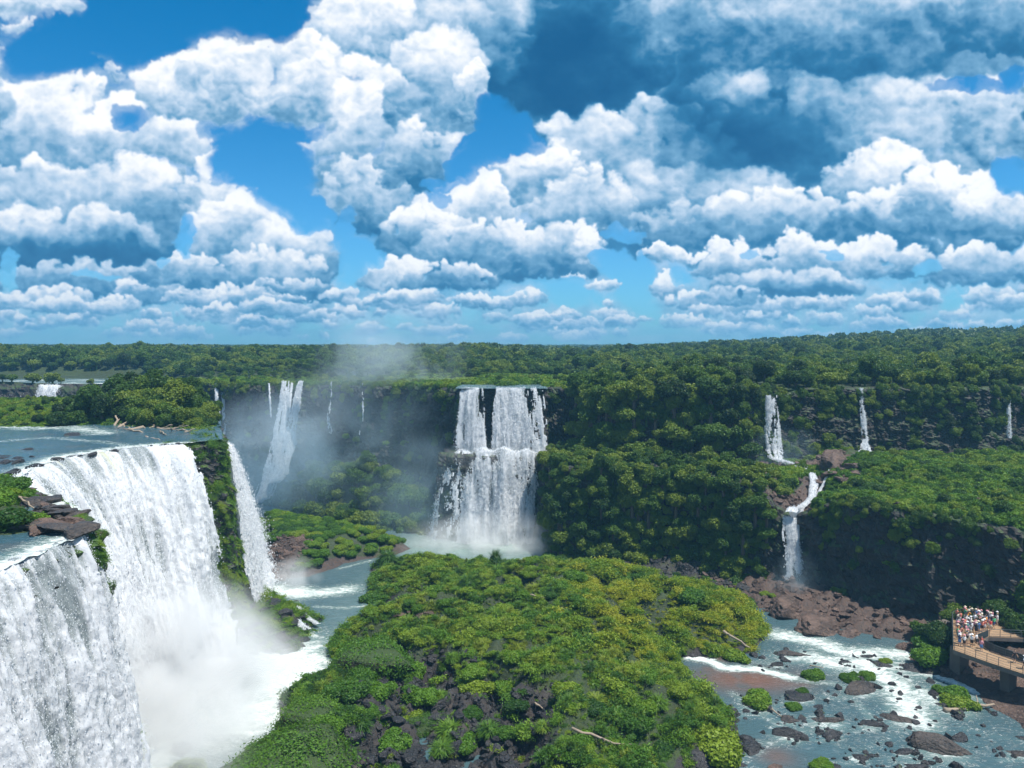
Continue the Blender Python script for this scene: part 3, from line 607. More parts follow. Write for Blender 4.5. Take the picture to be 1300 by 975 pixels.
# middle two step fall
waterfall('broad upper step of the two step waterfall in the middle of the canyon',
    [(-12.6,182.2,34.9),(-9,181.2,35.),(-4,181.,35.),(1,181.,35.),(5,181.,35.),(7.4,181.4,34.9)],[(-.35,-1),(-.15,-1),(0,-1),(0,-1),(.1,-1),(.35,-1)],[3.6,3.,3.,3.,3.2,4.2],19.8,res=.2,thick=.55,seed=33,pw=.6,nd=16000,dsz=(.05,.15),
    gap=lambda s,t:-.42-.35*t+1.6*np.exp(-((s-.36)/(.045*(1-.4*t)))**2)+.25*ss(.70,.86,s)+.35*np.exp(-((s-.12)/.04)**2),aer0=.58)
waterfall('wide lower step of the middle waterfall plunging into the misty green pool',
    [(-14.4,176.5,18.6),(-12.5,174.2,20.8),(-10,173.2,20.),(-7,172.8,21.6),(-4.5,172.2,20.6),(-2,171.8,21.8),(1,172.4,20.4),(3.5,172.6,21.2),(6.5,173.2,19.8)],[(-.75,-1),(-.4,-1),(-.2,-1),(-.1,-1),(0,-1),(0,-1),(0,-1),(0,-1),(-.1,-1)],[6.5,5.6,5,4.5,4.6,4.8,4.2,4,2.6],-.8,res=.2,thick=.75,seed=47,pw=.55,nd=26000,dsz=(.05,.17),
    gap=lambda s,t:-.75+.85*ss(.36,.1,s)+.5*ss(.9,1.,s)-.7*np.exp(-((s-.6)/.16)**2),aer0=.55,grow=.9,over=3.)
waterfall('narrow white fringe at the left shoulder of the middle waterfall',
    [(-16.2,178.5,17.),(-15.3,177,18.5),(-14.4,175.8,20.)],[(-1,-.7),(-.9,-.8),(-.8,-1)],[3.5,4,5],-.8,res=.2,thick=.6,seed=53,pw=.6,nd=5000,dsz=(.05,.15),gap=-.3,aer0=.5,grow=.8)
# a ribbon of water along a path
def ribbon(label,path,width,nrm,seed,thick=.35,gap=-.6,nd=1500,res=.2,dsz=(.04,.12),group=None,aer0=.55):
    path=np.array(path,float); d=np.r_[0,np.cumsum(np.linalg.norm(np.diff(path,axis=0),axis=1))]; n=int(d[-1]/res)+2; q=np.linspace(0,d[-1],n)
    C=np.stack([np.interp(q,d,path[:,k]) for k in range(3)],1); W=np.interp(q,d,width)
    for _ in range(2): C[1:-1]=(C[:-2]+2*C[1:-1]+C[2:])/4
    nrm=np.array(nrm,float)/np.linalg.norm(nrm); side=np.cross(nrm,[0,0,1.]); side/=np.linalg.norm(side)
    m=int(max(width)/res)+3; a=np.linspace(-1,1,m)
    Q=np.repeat(q[:,None],m,1); A=np.repeat(a[None],n,0); S=A*W[:,None]/2
    st=fbm3(np.stack([S/1.1,Q/9,0*S],-1),4,seed,.6); fi=fbm3(np.stack([S/.45,Q/1.1,0*S+3],-1),4,seed+2,.65)
    bulge=np.sqrt(np.clip(1-A*A,0,1))*.35*W[:,None]
    dd=bulge+thick*(1.1*st+.6*fi)
    V=C[:,None,:]+side*S[...,None]+nrm*dd[...,None]; V[...,2]+=thick*.3*fi
    keep=((1-np.abs(A))*1.6+.9*st+.5*fi>.22)&(1.4*st+.5*fi>gap)
    Fc=gridfaces(n,m)[keep[:-1,:-1].ravel()]
    used=np.zeros(n*m,bool); used[Fc.ravel()]=True; mp=np.cumsum(used)-1
    me=mesh('waterfall',V.reshape(-1,3)[used],mp[Fc],[M['fall']],True,{'aer':np.clip(aer0+.6*st+.3*fi+.2,0,1).ravel()[used],'tint':np.zeros(used.sum())})
    o=link('waterfall',me,label=label,category='waterfall',group=group)
    if nd:
        r=np.random.RandomState(seed); ix=r.choice(len(Fc),nd); P0=V.reshape(-1,3)[Fc[ix,0]]+nrm*r.exponential(.25*thick+.05,nd)[:,None]+r.normal(size=(nd,3))*.2*thick
        link('spray',mesh('spray',*drops(P0,r.uniform(dsz[0],dsz[1],nd),seed),[M['spray']]),o,kind='stuff')
    return o
def pth(*a): return [PD(u,v,D) for u,v,D in a]
# left back of the canyon
ribbon('left strand of the forked white fall in the mist at the back left',pth((363,484,221),(362,500,219),(359,530,218),(352,575,216),(343,612,214),(335,636,212)),[2.4,3.2,4,5,6,7],(.1,-1,0),71,.5,-.35,3000,.28,(.08,.2),'forked fall at the back left of the canyon')
ribbon('right strand of the forked white fall in the mist at the back left',pth((382,484,221),(378,505,219),(372,540,217),(366,575,215),(358,600,213),(350,612,211)),[1.6,2.2,3,4,5,4],(.1,-1,0),74,.5,-.35,2500,.28,(.08,.2),'forked fall at the back left of the canyon')
ribbon('thin middle trickle inside the forked fall at the back left of the canyon',pth((371,486,221),(369,505,219),(367,530,217.5)),[.9,1.2,1.],(0,-1,0),75,.3,-.3,300,.3)
ribbon('left thread of the slim paired falls beyond the bushes on the left plateau',pth((275,487,238),(276,505,236),(278,530,235),(280,560,234)),[1.3,1.6,1.8,2],(0,-1,0),77,.3,-.5,700,.3,group='slim paired falls')
ribbon('right thread of the slim paired falls beyond the bushes on the left plateau',pth((283,487,238),(284,505,236),(285,535,235),(286,560,234)),[1.,1.3,1.3,1.6],(0,-1,0),78,.3,-.5,600,.3,group='slim paired falls')
ribbon('short white chute just above the right end of the left plateau bushes',pth((236,485,246),(234,493,244),(231,510,243)),[2.5,3,4],(0,-1,0),79,.4,-.5,600,.3)
ribbon('faint thread of water left of the forked fall',pth((342,487,223),(343,505,220),(345,530,219)),[.6,.9,.7],(0,-1,0),80,.3,-.2,200,.3)
ribbon('faint thread of water right of the forked fall, widening at its foot',pth((421,485,216),(420,510,215),(417,530,214),(419,552,213)),[.4,.5,1.,1.6],(0,-1,0),81,.3,.1,300,.3)
ribbon('faint broken thread of water halfway between forked fall and middle waterfall',pth((461,487,211),(461,510,210),(460,535,209),(459,552,208)),[.4,.4,.9,1.4],(0,-1,0),82,.3,.15,300,.3)
for lab,u0,u1,vt,sd_ in (('low wide white cascade of the far river at the left edge of the photo',-30,42,488,83),('low white cascade of the far river behind the left plateau bushes',48,88,489,84),('small white step of the far river above the right half of the plateau bushes',190,214,481,85)):
    a=PD(u0,vt,242);c_=PD(u1,vt,244)
    waterfall(lab,[tuple(a),tuple((a+c_)/2),tuple(c_)],[(0,-1)]*3,2.2,a[2]-4.5,res=.4,thick=.6,seed=sd_,nd=1500,dsz=(.1,.25),gap=-.9,aer0=.6)
# right hand falls
ribbon('tall straight white fall left of the brown boulder cone on the upper right cliff',pth((979,502,169.2),(979,520,168.2),(980,550,167.),(981,570,166),(985,582,163.5),(1001,588,161)),[2.6,3.0,3.6,4.0,4.4,2.6],(0,-1,.05),91,.5,-.02,3600,.14,(.04,.10))
ribbon('slender white fall right of the brown boulder cone on the upper right cliff',pth((1093,493,173.5),(1094,515,172.4),(1096,540,171),(1098,560,169.5)),[.9,1.2,1.3,1.5],(0,-1,.05),92,.38,-.1,1800,.12,(.03,.09))
for k,(u1,u2,vv) in enumerate(((1091,1086,590),(1097,1096,586),(1104,1111,588))):
    ribbon(['left','middle','right'][k]+' foaming branch fanning out over rocks beneath the slender right fall',pth((1098,558,169.4),(u1,574,167),(u2,vv,163.5)),[1.,1.1,1.4],(0,-1,.3),93+k,.25,-.5,500,.14,group='branches of the fan below the slender fall')
ribbon('faint grey trickle on the dark cliff at the far right edge',pth((1280,506,173),(1280,530,172.5),(1281,556,172)),[.8,1.,1.2],(0,-1,0),97,.25,-.1,250,.2)
ribbon('slanting upper chute that feeds the lower right waterfall from the terrace pool',[(x_,y_,hz(x_,y_)+.55) for x_,y_ in ((62.2,152),(61.6,150),(60.4,147.2),(59.4,145.),(58.2,143),(56.8,141),(55.4,139.3),(54.3,138),(53.2,137.2))]+[(52.3,136.5,15.0),tuple(PD(1004,656,135.3)+np.array([0,0,.5]))],[1.6,1.8,1.9,1.7,1.6,1.6,1.7,1.9,2.1,2.4,2.6],(-.3,-1,.9),101,.25,-.8,1500,.13)
ribbon('thin side chute just right of the slanting chute on the terrace edge',[(x_,y_,hz(x_,y_)+.6) for x_,y_ in ((65,150.5),(63.5,148.4),(61.8,146.4),(60,144.6))],[.7,.7,.6,.5],(-.3,-1,.9),102,.2,-.4,300,.13)
waterfall('lower right waterfall dropping from the terrace onto reddish boulders by the rapids',
    [tuple(PD(992,657,136.2)),tuple(PD(1003,657,136)),tuple(PD(1015,658,136.2))],[(-.2,-1),(0,-1),(.1,-1)],[3.0,3.2,2.8],.8,res=.13,thick=.45,seed=105,pw=.5,nd=6000,dsz=(.04,.12),gap=lambda s,t:-.62+.3*np.exp(-((s-.55)/.1)**2),aer0=.48)
ribbon('small white stream running over the terrace rocks left of the slanting chute',pth((1008,593,157),(1016,595,156),(1024,596,155.5)),[.5,.8,.5],(0,-1,1.5),107,.15,-.6,100,.12)
for lab,pp,ww in (('small white chute spilling down the low black rocks near the channel',((378,792,0),(384,800,0),(392,806,0)),(.9,1.3,1.6)),('thin white chute over low black rocks beside the channel',((378,775,0),(392,790,0),(404,797,0)),(.8,.9,1.))):
    P_=[]
    for i,(u,v,_) in enumerate(pp): P_.append(ground_at(u,v)+np.array([0,0,.45]))
    ribbon(lab,P_,list(ww),(.4,-1,1.2),108,.2,-.15,150,.10,aer0=.3)
ribbon('grey green veil of water sliding down the dark mossy cliff nose',[(-48.2,112.,24),(-47.,111.5,19),(-46.6,111,13),(-46.,110.6,8)],[.8,1.4,1.2,.8],(.7,-.7,0),111,.25,0.,300,.16,aer0=.1)
# ================================================================ PLANTS
def ico(sub):
    bm=bmesh.new(); bmesh.ops.create_icosphere(bm,subdivisions=sub,radius=1.); V=np.array([v.co[:] for v in bm.verts]); Fc=np.array([[v.index for v in f.verts] for f in bm.faces]); bm.free(); return V,Fc
I1=ico(1);I2=ico(2);I3=ico(3);I4=ico(4)
def leaves(P,Nm,sz,r,asp=1.6,nj=.7):
    n=len(P); N=Nm+r.normal(size=(n,3))*nj; N/=np.linalg.norm(N,axis=1)[:,None]
    A=np.cross(N,r.normal(size=(n,3))); A/=np.linalg.norm(A,axis=1)[:,None]; B=np.cross(N,A)
    s=sz[:,None]; a=A*s*asp*.5; b=B*s*.5
    V=np.stack([P-a,P-b+N*s*.12,P+a,P+b+N*s*.12],1).reshape(-1,3)
    Fc=(np.array([[0,1,2],[0,2,3]])[None]+4*np.arange(n)[:,None,None]).reshape(-1,3)
    return V,Fc
def crown(lobes,n,leaf,seed,up=.25,core=.78,corelv=1,lump=.30):
    """foliage of many small leaf sprays on a cluster of uneven lobes"""
    r=np.random.RandomState(seed); lobes=np.array(lobes,float); w=lobes[:,3]**2; w/=w.sum(); k=r.choice(len(lobes),n*2,p=w)
    d=r.normal(size=(n*2,3)); d[:,2]+=up*np.abs(r.normal(size=n*2)); d/=np.linalg.norm(d,axis=1)[:,None]
    lm=fbm3(d*2.3+lobes[k,:3]*3,3,seed%50)
    rad=lobes[k,3]*(1+lump*2*lm)*(1-.35*r.rand(n*2)**2.2)*(1+.22*(r.rand(n*2)<.10)*r.rand(n*2))
    P=lobes[k,:3]+d*rad[:,None]*np.array([1,1,.82])
    ok=np.ones(len(P),bool)
    for j,L_ in enumerate(lobes):
        q=np.linalg.norm((P-L_[:3])/np.array([1,1,.82]),axis=1); ok&=(q>L_[3]*.70)|(k==j)
    P=P[ok][:n]; d=d[ok][:n]
    parts=[leaves(P,d,leaf*r.uniform(.6,1.35,len(P)),r)]
    if core:
        iv,iF=I1 if corelv==1 else I2
        for L_ in lobes:
            dd=iv*(1+.25*fbm3(iv*2+L_[:3],2,5)[:,None]); parts.append((L_[:3]+dd*L_[3]*core*np.array([1,1,.8]),iF))
    return merge(parts)
def lobeset(r,n,R,h,flat=.5,rr=(.3,.5),base=.25):
    o=[(0,0,h,R*.55)]
    for i in range(n):
        a=r.uniform(0,6.283); q=R*.68*math.sqrt(r.rand()); z=h+flat*R*r.uniform(-.55,.6)*(1-.5*q/R)
        o.append((math.cos(a)*q,math.sin(a)*q,z,R*r.uniform(*rr)))
    return o
SRC=bpy.data.collections.new('plant_forms')      # not linked: only holds the forms that the ground cover repeats
def src(name,me,tag):
    o=bpy.data.objects.new(name,me); c=bpy.data.collections.get(tag) or bpy.data.collections.new(tag); c.objects.link(o); return o
r=np.random.RandomState(4)
TREES=[]
def trunkmesh(h,R,seed):
    r=np.random.RandomState(seed); parts=[tube([(0,0,-1.2),(r.uniform(-.05,.05),0,h*.35),(r.uniform(-.15,.15),r.uniform(-.15,.15),h*.75),(0,0,h*1.02)],[.17*R,.13*R,.09*R,.03*R],7)]
    for i in range(6):
        a=i*1.05+r.uniform(-.3,.3); z0=h*r.uniform(.45,.8); parts.append(tube([(0,0,z0),(math.cos(a)*R*.3,math.sin(a)*R*.3,z0+R*.25),(math.cos(a)*R*.62,math.sin(a)*R*.62,h+r.uniform(-.1,.3)*R)],[.06*R,.04*R,.015*R],5))
    return merge(parts)
for i in range(6):       # unit crown radius ~1; height of crown centre h
    h=[1.25,1.5,1.1,1.9,1.35,1.0][i]; flat=[.5,.8,.35,1.0,.6,.4][i]
    lb=lobeset(r,[9,11,9,12,10,8][i],1.,h,flat)
    V,Fc=crown(lb,5600,.095,30+i); cm=mesh('crown',V,Fc,[M['forest']])
    V,Fc=trunkmesh(h,1.,60+i); tm=mesh('trunk',V,Fc,[M['bark']]); TREES.append((cm,tm))
    V,Fc=merge([(crown(lb,2000,.145,130+i)),trunkmesh(h,1.,60+i)]); src('forest_form_%d'%i,mesh('tree_form',V,Fc,[M['forest']]),'forest_forms')
def palm(seed):
    r=np.random.RandomState(seed); h=r.uniform(2.6,3.4); parts=[tube([(0,0,-1),(.05,0,h*.5),(.12,0,h)],[.075,.06,.05],6)]
    for i in range(17):
        a=i*2.4; el=r.uniform(-.2,1.1); pts=[np.array([.12,0,h])]; d=np.array([math.cos(a)*math.cos(el),math.sin(a)*math.cos(el),math.sin(el)])
        for q in range(5): pts.append(pts[-1]+d*.26); d=d+np.array([0,0,-.27]); d/=np.linalg.norm(d)
        pts=np.array(pts)
        sd=np.cross(pts[-1]-pts[0],[0,0,1.]); sd/=np.linalg.norm(sd)+1e-9
        for q in range(len(pts)-1):
            for sg in (-1,1):
                for e in (0,.5):
                    p0=pts[q]*(1-e)+pts[q+1]*e; p1=p0+(pts[q+1]-pts[q])*.45; tp=p0+sd*sg*.30*(1-.12*q)+(pts[q+1]-pts[q])*.9+np.array([0,0,-.10]); parts.append((np.array([p0,p1,tp]),np.array([[0,1,2]])))
    return merge(parts)
def openform(seed):
    r=np.random.RandomState(seed); lb=[(r.uniform(-.7,.7),r.uniform(-.7,.7),r.uniform(1.5,2.3),r.uniform(.22,.4)) for _ in range(9)]
    parts=[crown(lb,900,.16,seed,core=0),trunkmesh(1.9,1.1,seed)]+[tube([(0,0,1.1),(l[0]*.6,l[1]*.6,l[2]*.85),(l[0],l[1],l[2])],[.06,.035,.015],5) for l in lb]
    return merge(parts)
for i in range(2): src('palm_form_%d'%i,mesh('palm_form',*palm(80+i),[M['forest']]),'forest_forms'); src('open_form_%d'%i,mesh('open_form',*openform(90+i),[M['forest']]),'forest_forms')
for i in range(5):
    lb=lobeset(r,6,1.,1.0,[.4,.6,.8,.35,.5][i],(.35,.55)); V,Fc=crown(lb,330,.34,230+i,core=.85)
    src('far_form_%d'%i,mesh('far_form',V,Fc,[M['far']]),'far_forms')
BUSHES=[]
for i in range(5):
    lb=[(0,0,.25,.6)]+[(math.cos(a)*q,math.sin(a)*q,r.uniform(.15,.55)*(1-.4*q),r.uniform(.3,.5)) for a,q in zip(r.uniform(0,6.28,8),r.uniform(.2,.75,8))]
    V,Fc=crown(lb,4600,.085,330+i,up=.8,core=.86,lump=.12); BUSHES.append(mesh('bush',V,Fc,[M['bush']]))
    V,Fc=crown(lb,1700,.13,430+i,up=.8,core=.84)
    src('bush_form_%d'%i,mesh('bush_form',V,Fc,[M['bush']]),'bush_forms')
    src('creeper_form_%d'%i,mesh('creeper_form',V,Fc,[M['forest']]),'creeper_forms')
def tussock(n,seed,droop=1.,wd=.035,ln=1.05,seg=3):
    r=np.random.RandomState(seed); Vs=[];Fs=[];k=0
    a=r.uniform(0,6.283,n); tilt=r.uniform(.05,1.25,n)*droop; Ls=ln*r.uniform(.65,1.1,n); rt=r.uniform(0,.22,n); ra=r.uniform(0,6.283,n)
    for i in range(n):
        c,s_=math.cos(a[i]),math.sin(a[i]); x=rt[i]*math.cos(ra[i]);y=rt[i]*math.sin(ra[i]); z=.0; th=tilt[i]*.55; L_=Ls[i]/seg
        pts=[(x,y,z)]
        for q in range(seg):
            x+=math.sin(th)*c*L_; y+=math.sin(th)*s_*L_; z+=math.cos(th)*L_; th+=.55*droop*(.4+tilt[i]); pts.append((x,y,z))
        for q,(x,y,z) in enumerate(pts):
            w=wd*(1-.75*q/seg)*r.uniform(.8,1.2); Vs+=[(x-s_*w,y+c*w,z),(x+s_*w,y-c*w,z)]
        for q in range(seg): b0=k+2*q; Fs+=[(b0,b0+1,b0+3),(b0,b0+3,b0+2)]
        k+=2*(seg+1)
    return np.array(Vs),np.array(Fs)
TUSS=[]
for i in range(4):
    V,Fc=tussock(520,500+i); D_=(I2[0]*np.array([.55,.55,.42])*(1+.2*fbm3(I2[0]*2,2,i)[:,None])+np.array([0,0,.25]),I2[1])
    V,Fc=merge([(V,Fc),D_]); TUSS.append(mesh('tussock',V,Fc,[M['grass']]))
    src('grass_form_%d'%i,mesh('grass_form',*tussock(170,520+i,1.,.05,.9),[M['grass']]),'cover_forms')
for i in range(4):
    n=620; r2=np.random.RandomState(600+i); P=np.c_[r2.normal(size=(n,2))*.42,r2.uniform(.12,.62,n)*(1-.3*r2.rand(n))]; N=np.c_[r2.normal(size=(n,2))*.5,np.ones(n)]
    src('leafy_form_%d'%i,mesh('leafy_form',*leaves(P,N,r2.uniform(.06,.15,n),r2,2.4,.7),[M['bush']]),'cover_forms')
    src('reed_form_%d'%i,mesh('reed_form',*leaves(P,N,r2.uniform(.06,.15,n),r2,2.4,.7),[M['yellow']]),'reed_forms')
    src('moss_form_%d'%i,mesh('moss_form',*leaves(P*np.array([1,1,.35]),N,r2.uniform(.06,.13,n),r2,1.5,.6),[M['bush']]),'moss_forms')
def scatter(name,P,scl,rot,tag,seed=1,**props):
    """ground cover: one object whose points each carry one of the plant forms"""
    c=bpy.data.collections[tag]; P=np.asarray(P,np.float32); n=len(P); r=np.random.RandomState(seed)
    me=bpy.data.meshes.new(name); me.vertices.add(n); me.vertices.foreach_set('co',P.ravel())
    if np.ndim(scl)==1: scl=np.stack([scl]*3,1)
    for nm,ty,key,arr in (('scl','FLOAT_VECTOR','vector',scl),('rot','FLOAT_VECTOR','vector',rot)):
        at=me.attributes.new(nm,ty,'POINT'); at.data.foreach_set(key,np.asarray(arr,np.float32).ravel())
    at=me.attributes.new('idx','INT','POINT'); nf=len(c.objects); wt=np.array([.0015 if 'palm' in k else .05 if 'open' in k else 1. for k in sorted(o_.name for o_ in c.objects)]); at.data.foreach_set('value',r.choice(nf,n,p=wt/wt.sum()).astype(np.int32))
    o=link(name,me,kind='stuff',**props)
    ng=bpy.data.node_groups.new(name,'GeometryNodeTree'); ng.interface.new_socket('Geometry',in_out='INPUT',socket_type='NodeSocketGeometry'); ng.interface.new_socket('Geometry',in_out='OUTPUT',socket_type='NodeSocketGeometry')
    N=ng.nodes;Lk=ng.links; gi=N.new('NodeGroupInput');go=N.new('NodeGroupOutput')
    ci=N.new('GeometryNodeCollectionInfo'); ci.inputs['Collection'].default_value=c; ci.inputs['Separate Children'].default_value=True; ci.inputs['Reset Children'].default_value=True
    ip=N.new('GeometryNodeInstanceOnPoints'); mp=N.new('GeometryNodeMeshToPoints')
    def na(nm,ty):
        x=N.new('GeometryNodeInputNamedAttribute'); x.data_type=ty; x.inputs['Name'].default_value=nm; return x.outputs['Attribute']
    Lk.new(gi.outputs[0],mp.inputs[0]); Lk.new(mp.outputs[0],ip.inputs['Points']); Lk.new(ci.outputs[0],ip.inputs['Instance']); ip.inputs['Pick Instance'].default_value=True
    Lk.new(na('idx','INT'),ip.inputs['Instance Index']); Lk.new(na('rot','FLOAT_VECTOR'),ip.inputs['Rotation']); Lk.new(na('scl','FLOAT_VECTOR'),ip.inputs['Scale']); Lk.new(ip.outputs[0],go.inputs[0])
    md=o.modifiers.new('repeat','NODES'); md.node_group=ng
    return o
def zrot(n,r,t=.15): return np.c_[r.normal(size=n)*t,r.normal(size=n)*t,r.uniform(0,6.283,n)]
def inview(x,y,z,m=60):
    fw=y*cP-(z-CAMZ)*sP; up=y*sP+(z-CAMZ)*cP
    u=650+F*x/np.maximum(fw,1); v=487.5-F*up/np.maximum(fw,1)
    return (u>-m)&(u<1300+m)&(v<975+m*2)&(fw>5)
# ---- trees: gather every place a tree stands, then the largest in view become things of their own
cand=[]     # x,y,z,scale,region
def add(xs,ys,zs,ss_,reg):
    for q in zip(xs,ys,zs,ss_): cand.append((*q,reg))
r=np.random.RandomState(8)
BIG=BACK[:len(RIM)]+[(900,900),(-900,900)]
def jgrid(x0,x1,y0,y1,sp):
    X,Y=np.meshgrid(np.arange(x0,x1,sp),np.arange(y0,y1,sp),indexing='ij'); X=X.ravel()+r.uniform(-.45,.45,X.size)*sp; Y=Y.ravel()+r.uniform(-.45,.45,Y.size)*sp; return X,Y
# back plateau
X,Y=jgrid(-330,330,168,420,3.7); d=sdpoly(BIG,X,Y); k=(d>.6)&(np.abs(np.degrees(np.arctan2(X,Y)))<37)
k&=~((X>-15)&(X<10)&(d<16)); k&=sdpoly(FRV,X,Y)<1.
k&=~((np.abs(X-59)<3)&(d<6)); k&=~((np.abs(X-82)<2)&(d<3))
low=ss(46,18,X)*ss(95,40,d)*ss(-125,-105,X)                       # low shrubs on the river islands behind the lip
X,Y,d,low=X[k],Y[k],d[k],low[k]; nn=fbm3(np.stack([X,Y,0*X],-1)/26,3,70)
k=~((low>.5)&(nn<-.12)&(d>8)); X,Y,d,low,nn=X[k],Y[k],d[k],low[k],nn[k]
s_=(r.uniform(1.4,3.1,len(X))*(1+.45*nn))*(1-.58*low)+.5*ss(2.5,1,d)*0; s_*=1-.25*ss(6,0,d)
Zh=H(X,Y); PLX=(X,Y,Zh,s_,low)
# shrubs on the rim and hanging over it
add(X,Y,Zh-.2*s_,s_,'plateau')
# promontory and the face below the rim
def face(key,x0,x1,z0,z1,n,smin,smax,reg,off=.2,dens=None,seed=1,thr=-9):
    Xc,Yc,Zc,Nc,Sc,Ms=CLP[key]; r=np.random.RandomState(seed); c=0; out=[]
    while c<n*30 and len(out)<n:
        c+=1; i=r.randint(Xc.shape[0]); j=r.randint(Xc.shape[1]); x,y,z=Xc[i,j],Yc[i,j],Zc[i,j]
        if not(x0<x<x1 and z0<z<z1): continue
        if Ms[i,j]<thr: continue
        s=r.uniform(smin,smax)
        if dens is not None and r.rand()>dens(x,y,z): continue
        if any((x-p[0])**2+(y-p[1])**2+(z-p[2])**2<((s+p[3])*.42)**2 for p in out): continue
        out.append((x+Nc[i,0]*off*s,y+Nc[i,1]*off*s,z,s))
    return out
for q in face('cliff40',16.5,54,19,36,150,1.7,4.0,'promontory',.35,seed=5,dens=lambda x,y,z:1): cand.append((q[0],q[1],q[2]-1.1*q[3],q[3],'promontory'))
for q in face('cliff60',8,50,-1,20,190,1.5,2.7,'terrace face',.30,seed=6,dens=lambda x,y,z:1 if x<44 else .5*ss(8,12,z)+.1): cand.append((q[0],q[1],q[2]-1.1*q[3],q[3],'terrace face'))
# terraces
X,Y=jgrid(-20,160,112,182,2.5); dt=sdpoly(TER,X,Y); db=sdpoly(BIG,X,Y); k=(dt>.4)&(db<-1.5)&(X>8.5)
open_=sdline([(50,160),(58,163),(70,165),(83,168)],X,Y); op2=sdline([(57,166),(57.5,150)],X,Y); k&=(open_>4.5)&(op2>3.)
k&=(X<57)|(r.rand(len(X))<.16)|((db>-8)&(r.rand(len(X))<.5)); k&=sdline(CHN,X,Y)>3.2; k&=~((X<56)&(db>-5.5)); X,Y,dt=X[k],Y[k],dt[k]; s_=r.uniform(1.1,2.3,len(X))*np.where(X>58,.75,.9); add(X,Y,H(X,Y)-.75*s_,s_,'terrace')
# wooded slope under the back cliff
X,Y=jgrid(-76,-10,170,232,2.9); dt=sdpoly(TAL,X,Y); db=sdpoly(BIG,X,Y); k=(dt>1.)&(db<0); X,Y=X[k],Y[k]; s_=r.uniform(1.7,3.2,len(X)); add(X,Y,H(X,Y)-.7*s_,s_,'misty slope')
# left plateau bushes
X,Y=jgrid(-125,-50,120,172,2.6); dt=sdpoly(BSH,X,Y); k=dt>.5; X,Y,dt=X[k],Y[k],dt[k]
s_=r.uniform(1.8,2.9,len(X))*(1-.45*ss(-62,-54,X))*(1-.72*ss(-78,-88,X))*(1+.35*np.exp(-((X+78)/14)**2)); add(X,Y,H(X,Y)-.45*s_,s_*.92,'left plateau')
# shore trees by the walkway
for u,v,s in ((1196,806,2.6),(1183,800,2.0),(1225,790,2.6),(1212,778,2.4),(1240,772,2.2),(1262,778,2.6),(1287,790,2.6),(1300,782,2.8),(1275,765,2.3),(1306,800,2.4),(1250,760,2.),(1170,792,1.7)):
    p=ground_at(u,min(v+18,835)); cand.append((p[0],p[1],p[2]-.3*s,s,'walkway'))
# peninsula
X,Y=jgrid(-62,-18,140,190,1.9); dt=sdpoly(PEN,X,Y); k=(dt>1.8)&~((X<-43)&(Y<158)); X,Y=X[k],Y[k]; s_=r.uniform(1.0,1.7,len(X)); PENB=(X,Y,H(X,Y),s_)
cand=[q for q in cand if not(q[1]<152 and q[4] in('terrace','terrace face') and float(sdline(CHN,np.array([q[0]]),np.array([q[1]]))[0])<q[3]*.8+2.0)]
cand=np.array([(a,b_,c,d,i) for i,(a,b_,c,d,_) in enumerate(cand)]),[q[4] for q in cand]
CA,CR=cand
iv=inview(CA[:,0],CA[:,1],CA[:,2]); dist=np.linalg.norm(CA[:,:3]-np.array([0,0,CAMZ]),axis=1)
size=CA[:,3]/dist*np.where(iv,1,0)
size*=np.array([{'walkway':3,'left plateau':1.7,'promontory':1.3,'terrace face':1.2}.get(g,1.) for g in CR])
vis=np.ones(len(CA),bool)
dback=sdpoly(BIG,CA[:,0],CA[:,1]); 
for i,g in enumerate(CR):
    if g=='plateau' and dback[i]>24: size[i]*=.5
    if CA[i,1]<30: size[i]=0
order=np.argsort(-size)[:290]; chosen=np.zeros(len(CA),bool); chosen[order]=True
LAB={'plateau':('leafy green tree on the upper plateau behind the cliff edge','trees along the upper plateau edge'),
 'promontory':('dense round green tree on the steep bluff right of the middle waterfall','trees on the bluff right of the middle waterfall'),
 'terrace face':('dark green tree clinging to the lower cliff right of the middle waterfall pool','trees on the lower cliff face'),
 'terrace':('green bushy tree on top of the terrace beneath the upper cliff','trees on top of the terrace'),
 'misty slope':('mist veiled tree on the wooded slope under the back cliff','trees on the misty slope'),
 'left plateau':('dark green leafy tree in the thicket on the left plateau above the big fall','trees on the left plateau'),
 'walkway':('leafy shore tree behind the crowded viewing walkway','trees behind the viewing walkway')}
def copytree(kind,k,loc,s,rz,lab,grp,cat):
    root=bpy.data.objects.new(kind,None); COL.objects.link(root); root.location=loc; root.scale=(s,s,s*RS.uniform(.85,1.15)); root.rotation_euler=(0,0,rz)
    root.empty_display_size=.1; root['label']=lab; root['category']=cat; root['group']=grp
    for nm,me in (('crown',TREES[k][0]),('trunk',TREES[k][1])):
        o=bpy.data.objects.new(nm,me); COL.objects.link(o); o.parent=root
for i in order:
    x,y,z,s,_=CA[i]; lab,grp=LAB[CR[i]]
    copytree('broadleaf_tree',RS.randint(6),(x,y,z),s,RS.uniform(0,6.28),lab,grp,'tree')
rest=~chosen&inview(CA[:,0],CA[:,1],CA[:,2]+3,120)
n=rest.sum(); scatter('forest',CA[rest,:3],CA[rest,3],zrot(n,RS,.05),'forest_forms',2)
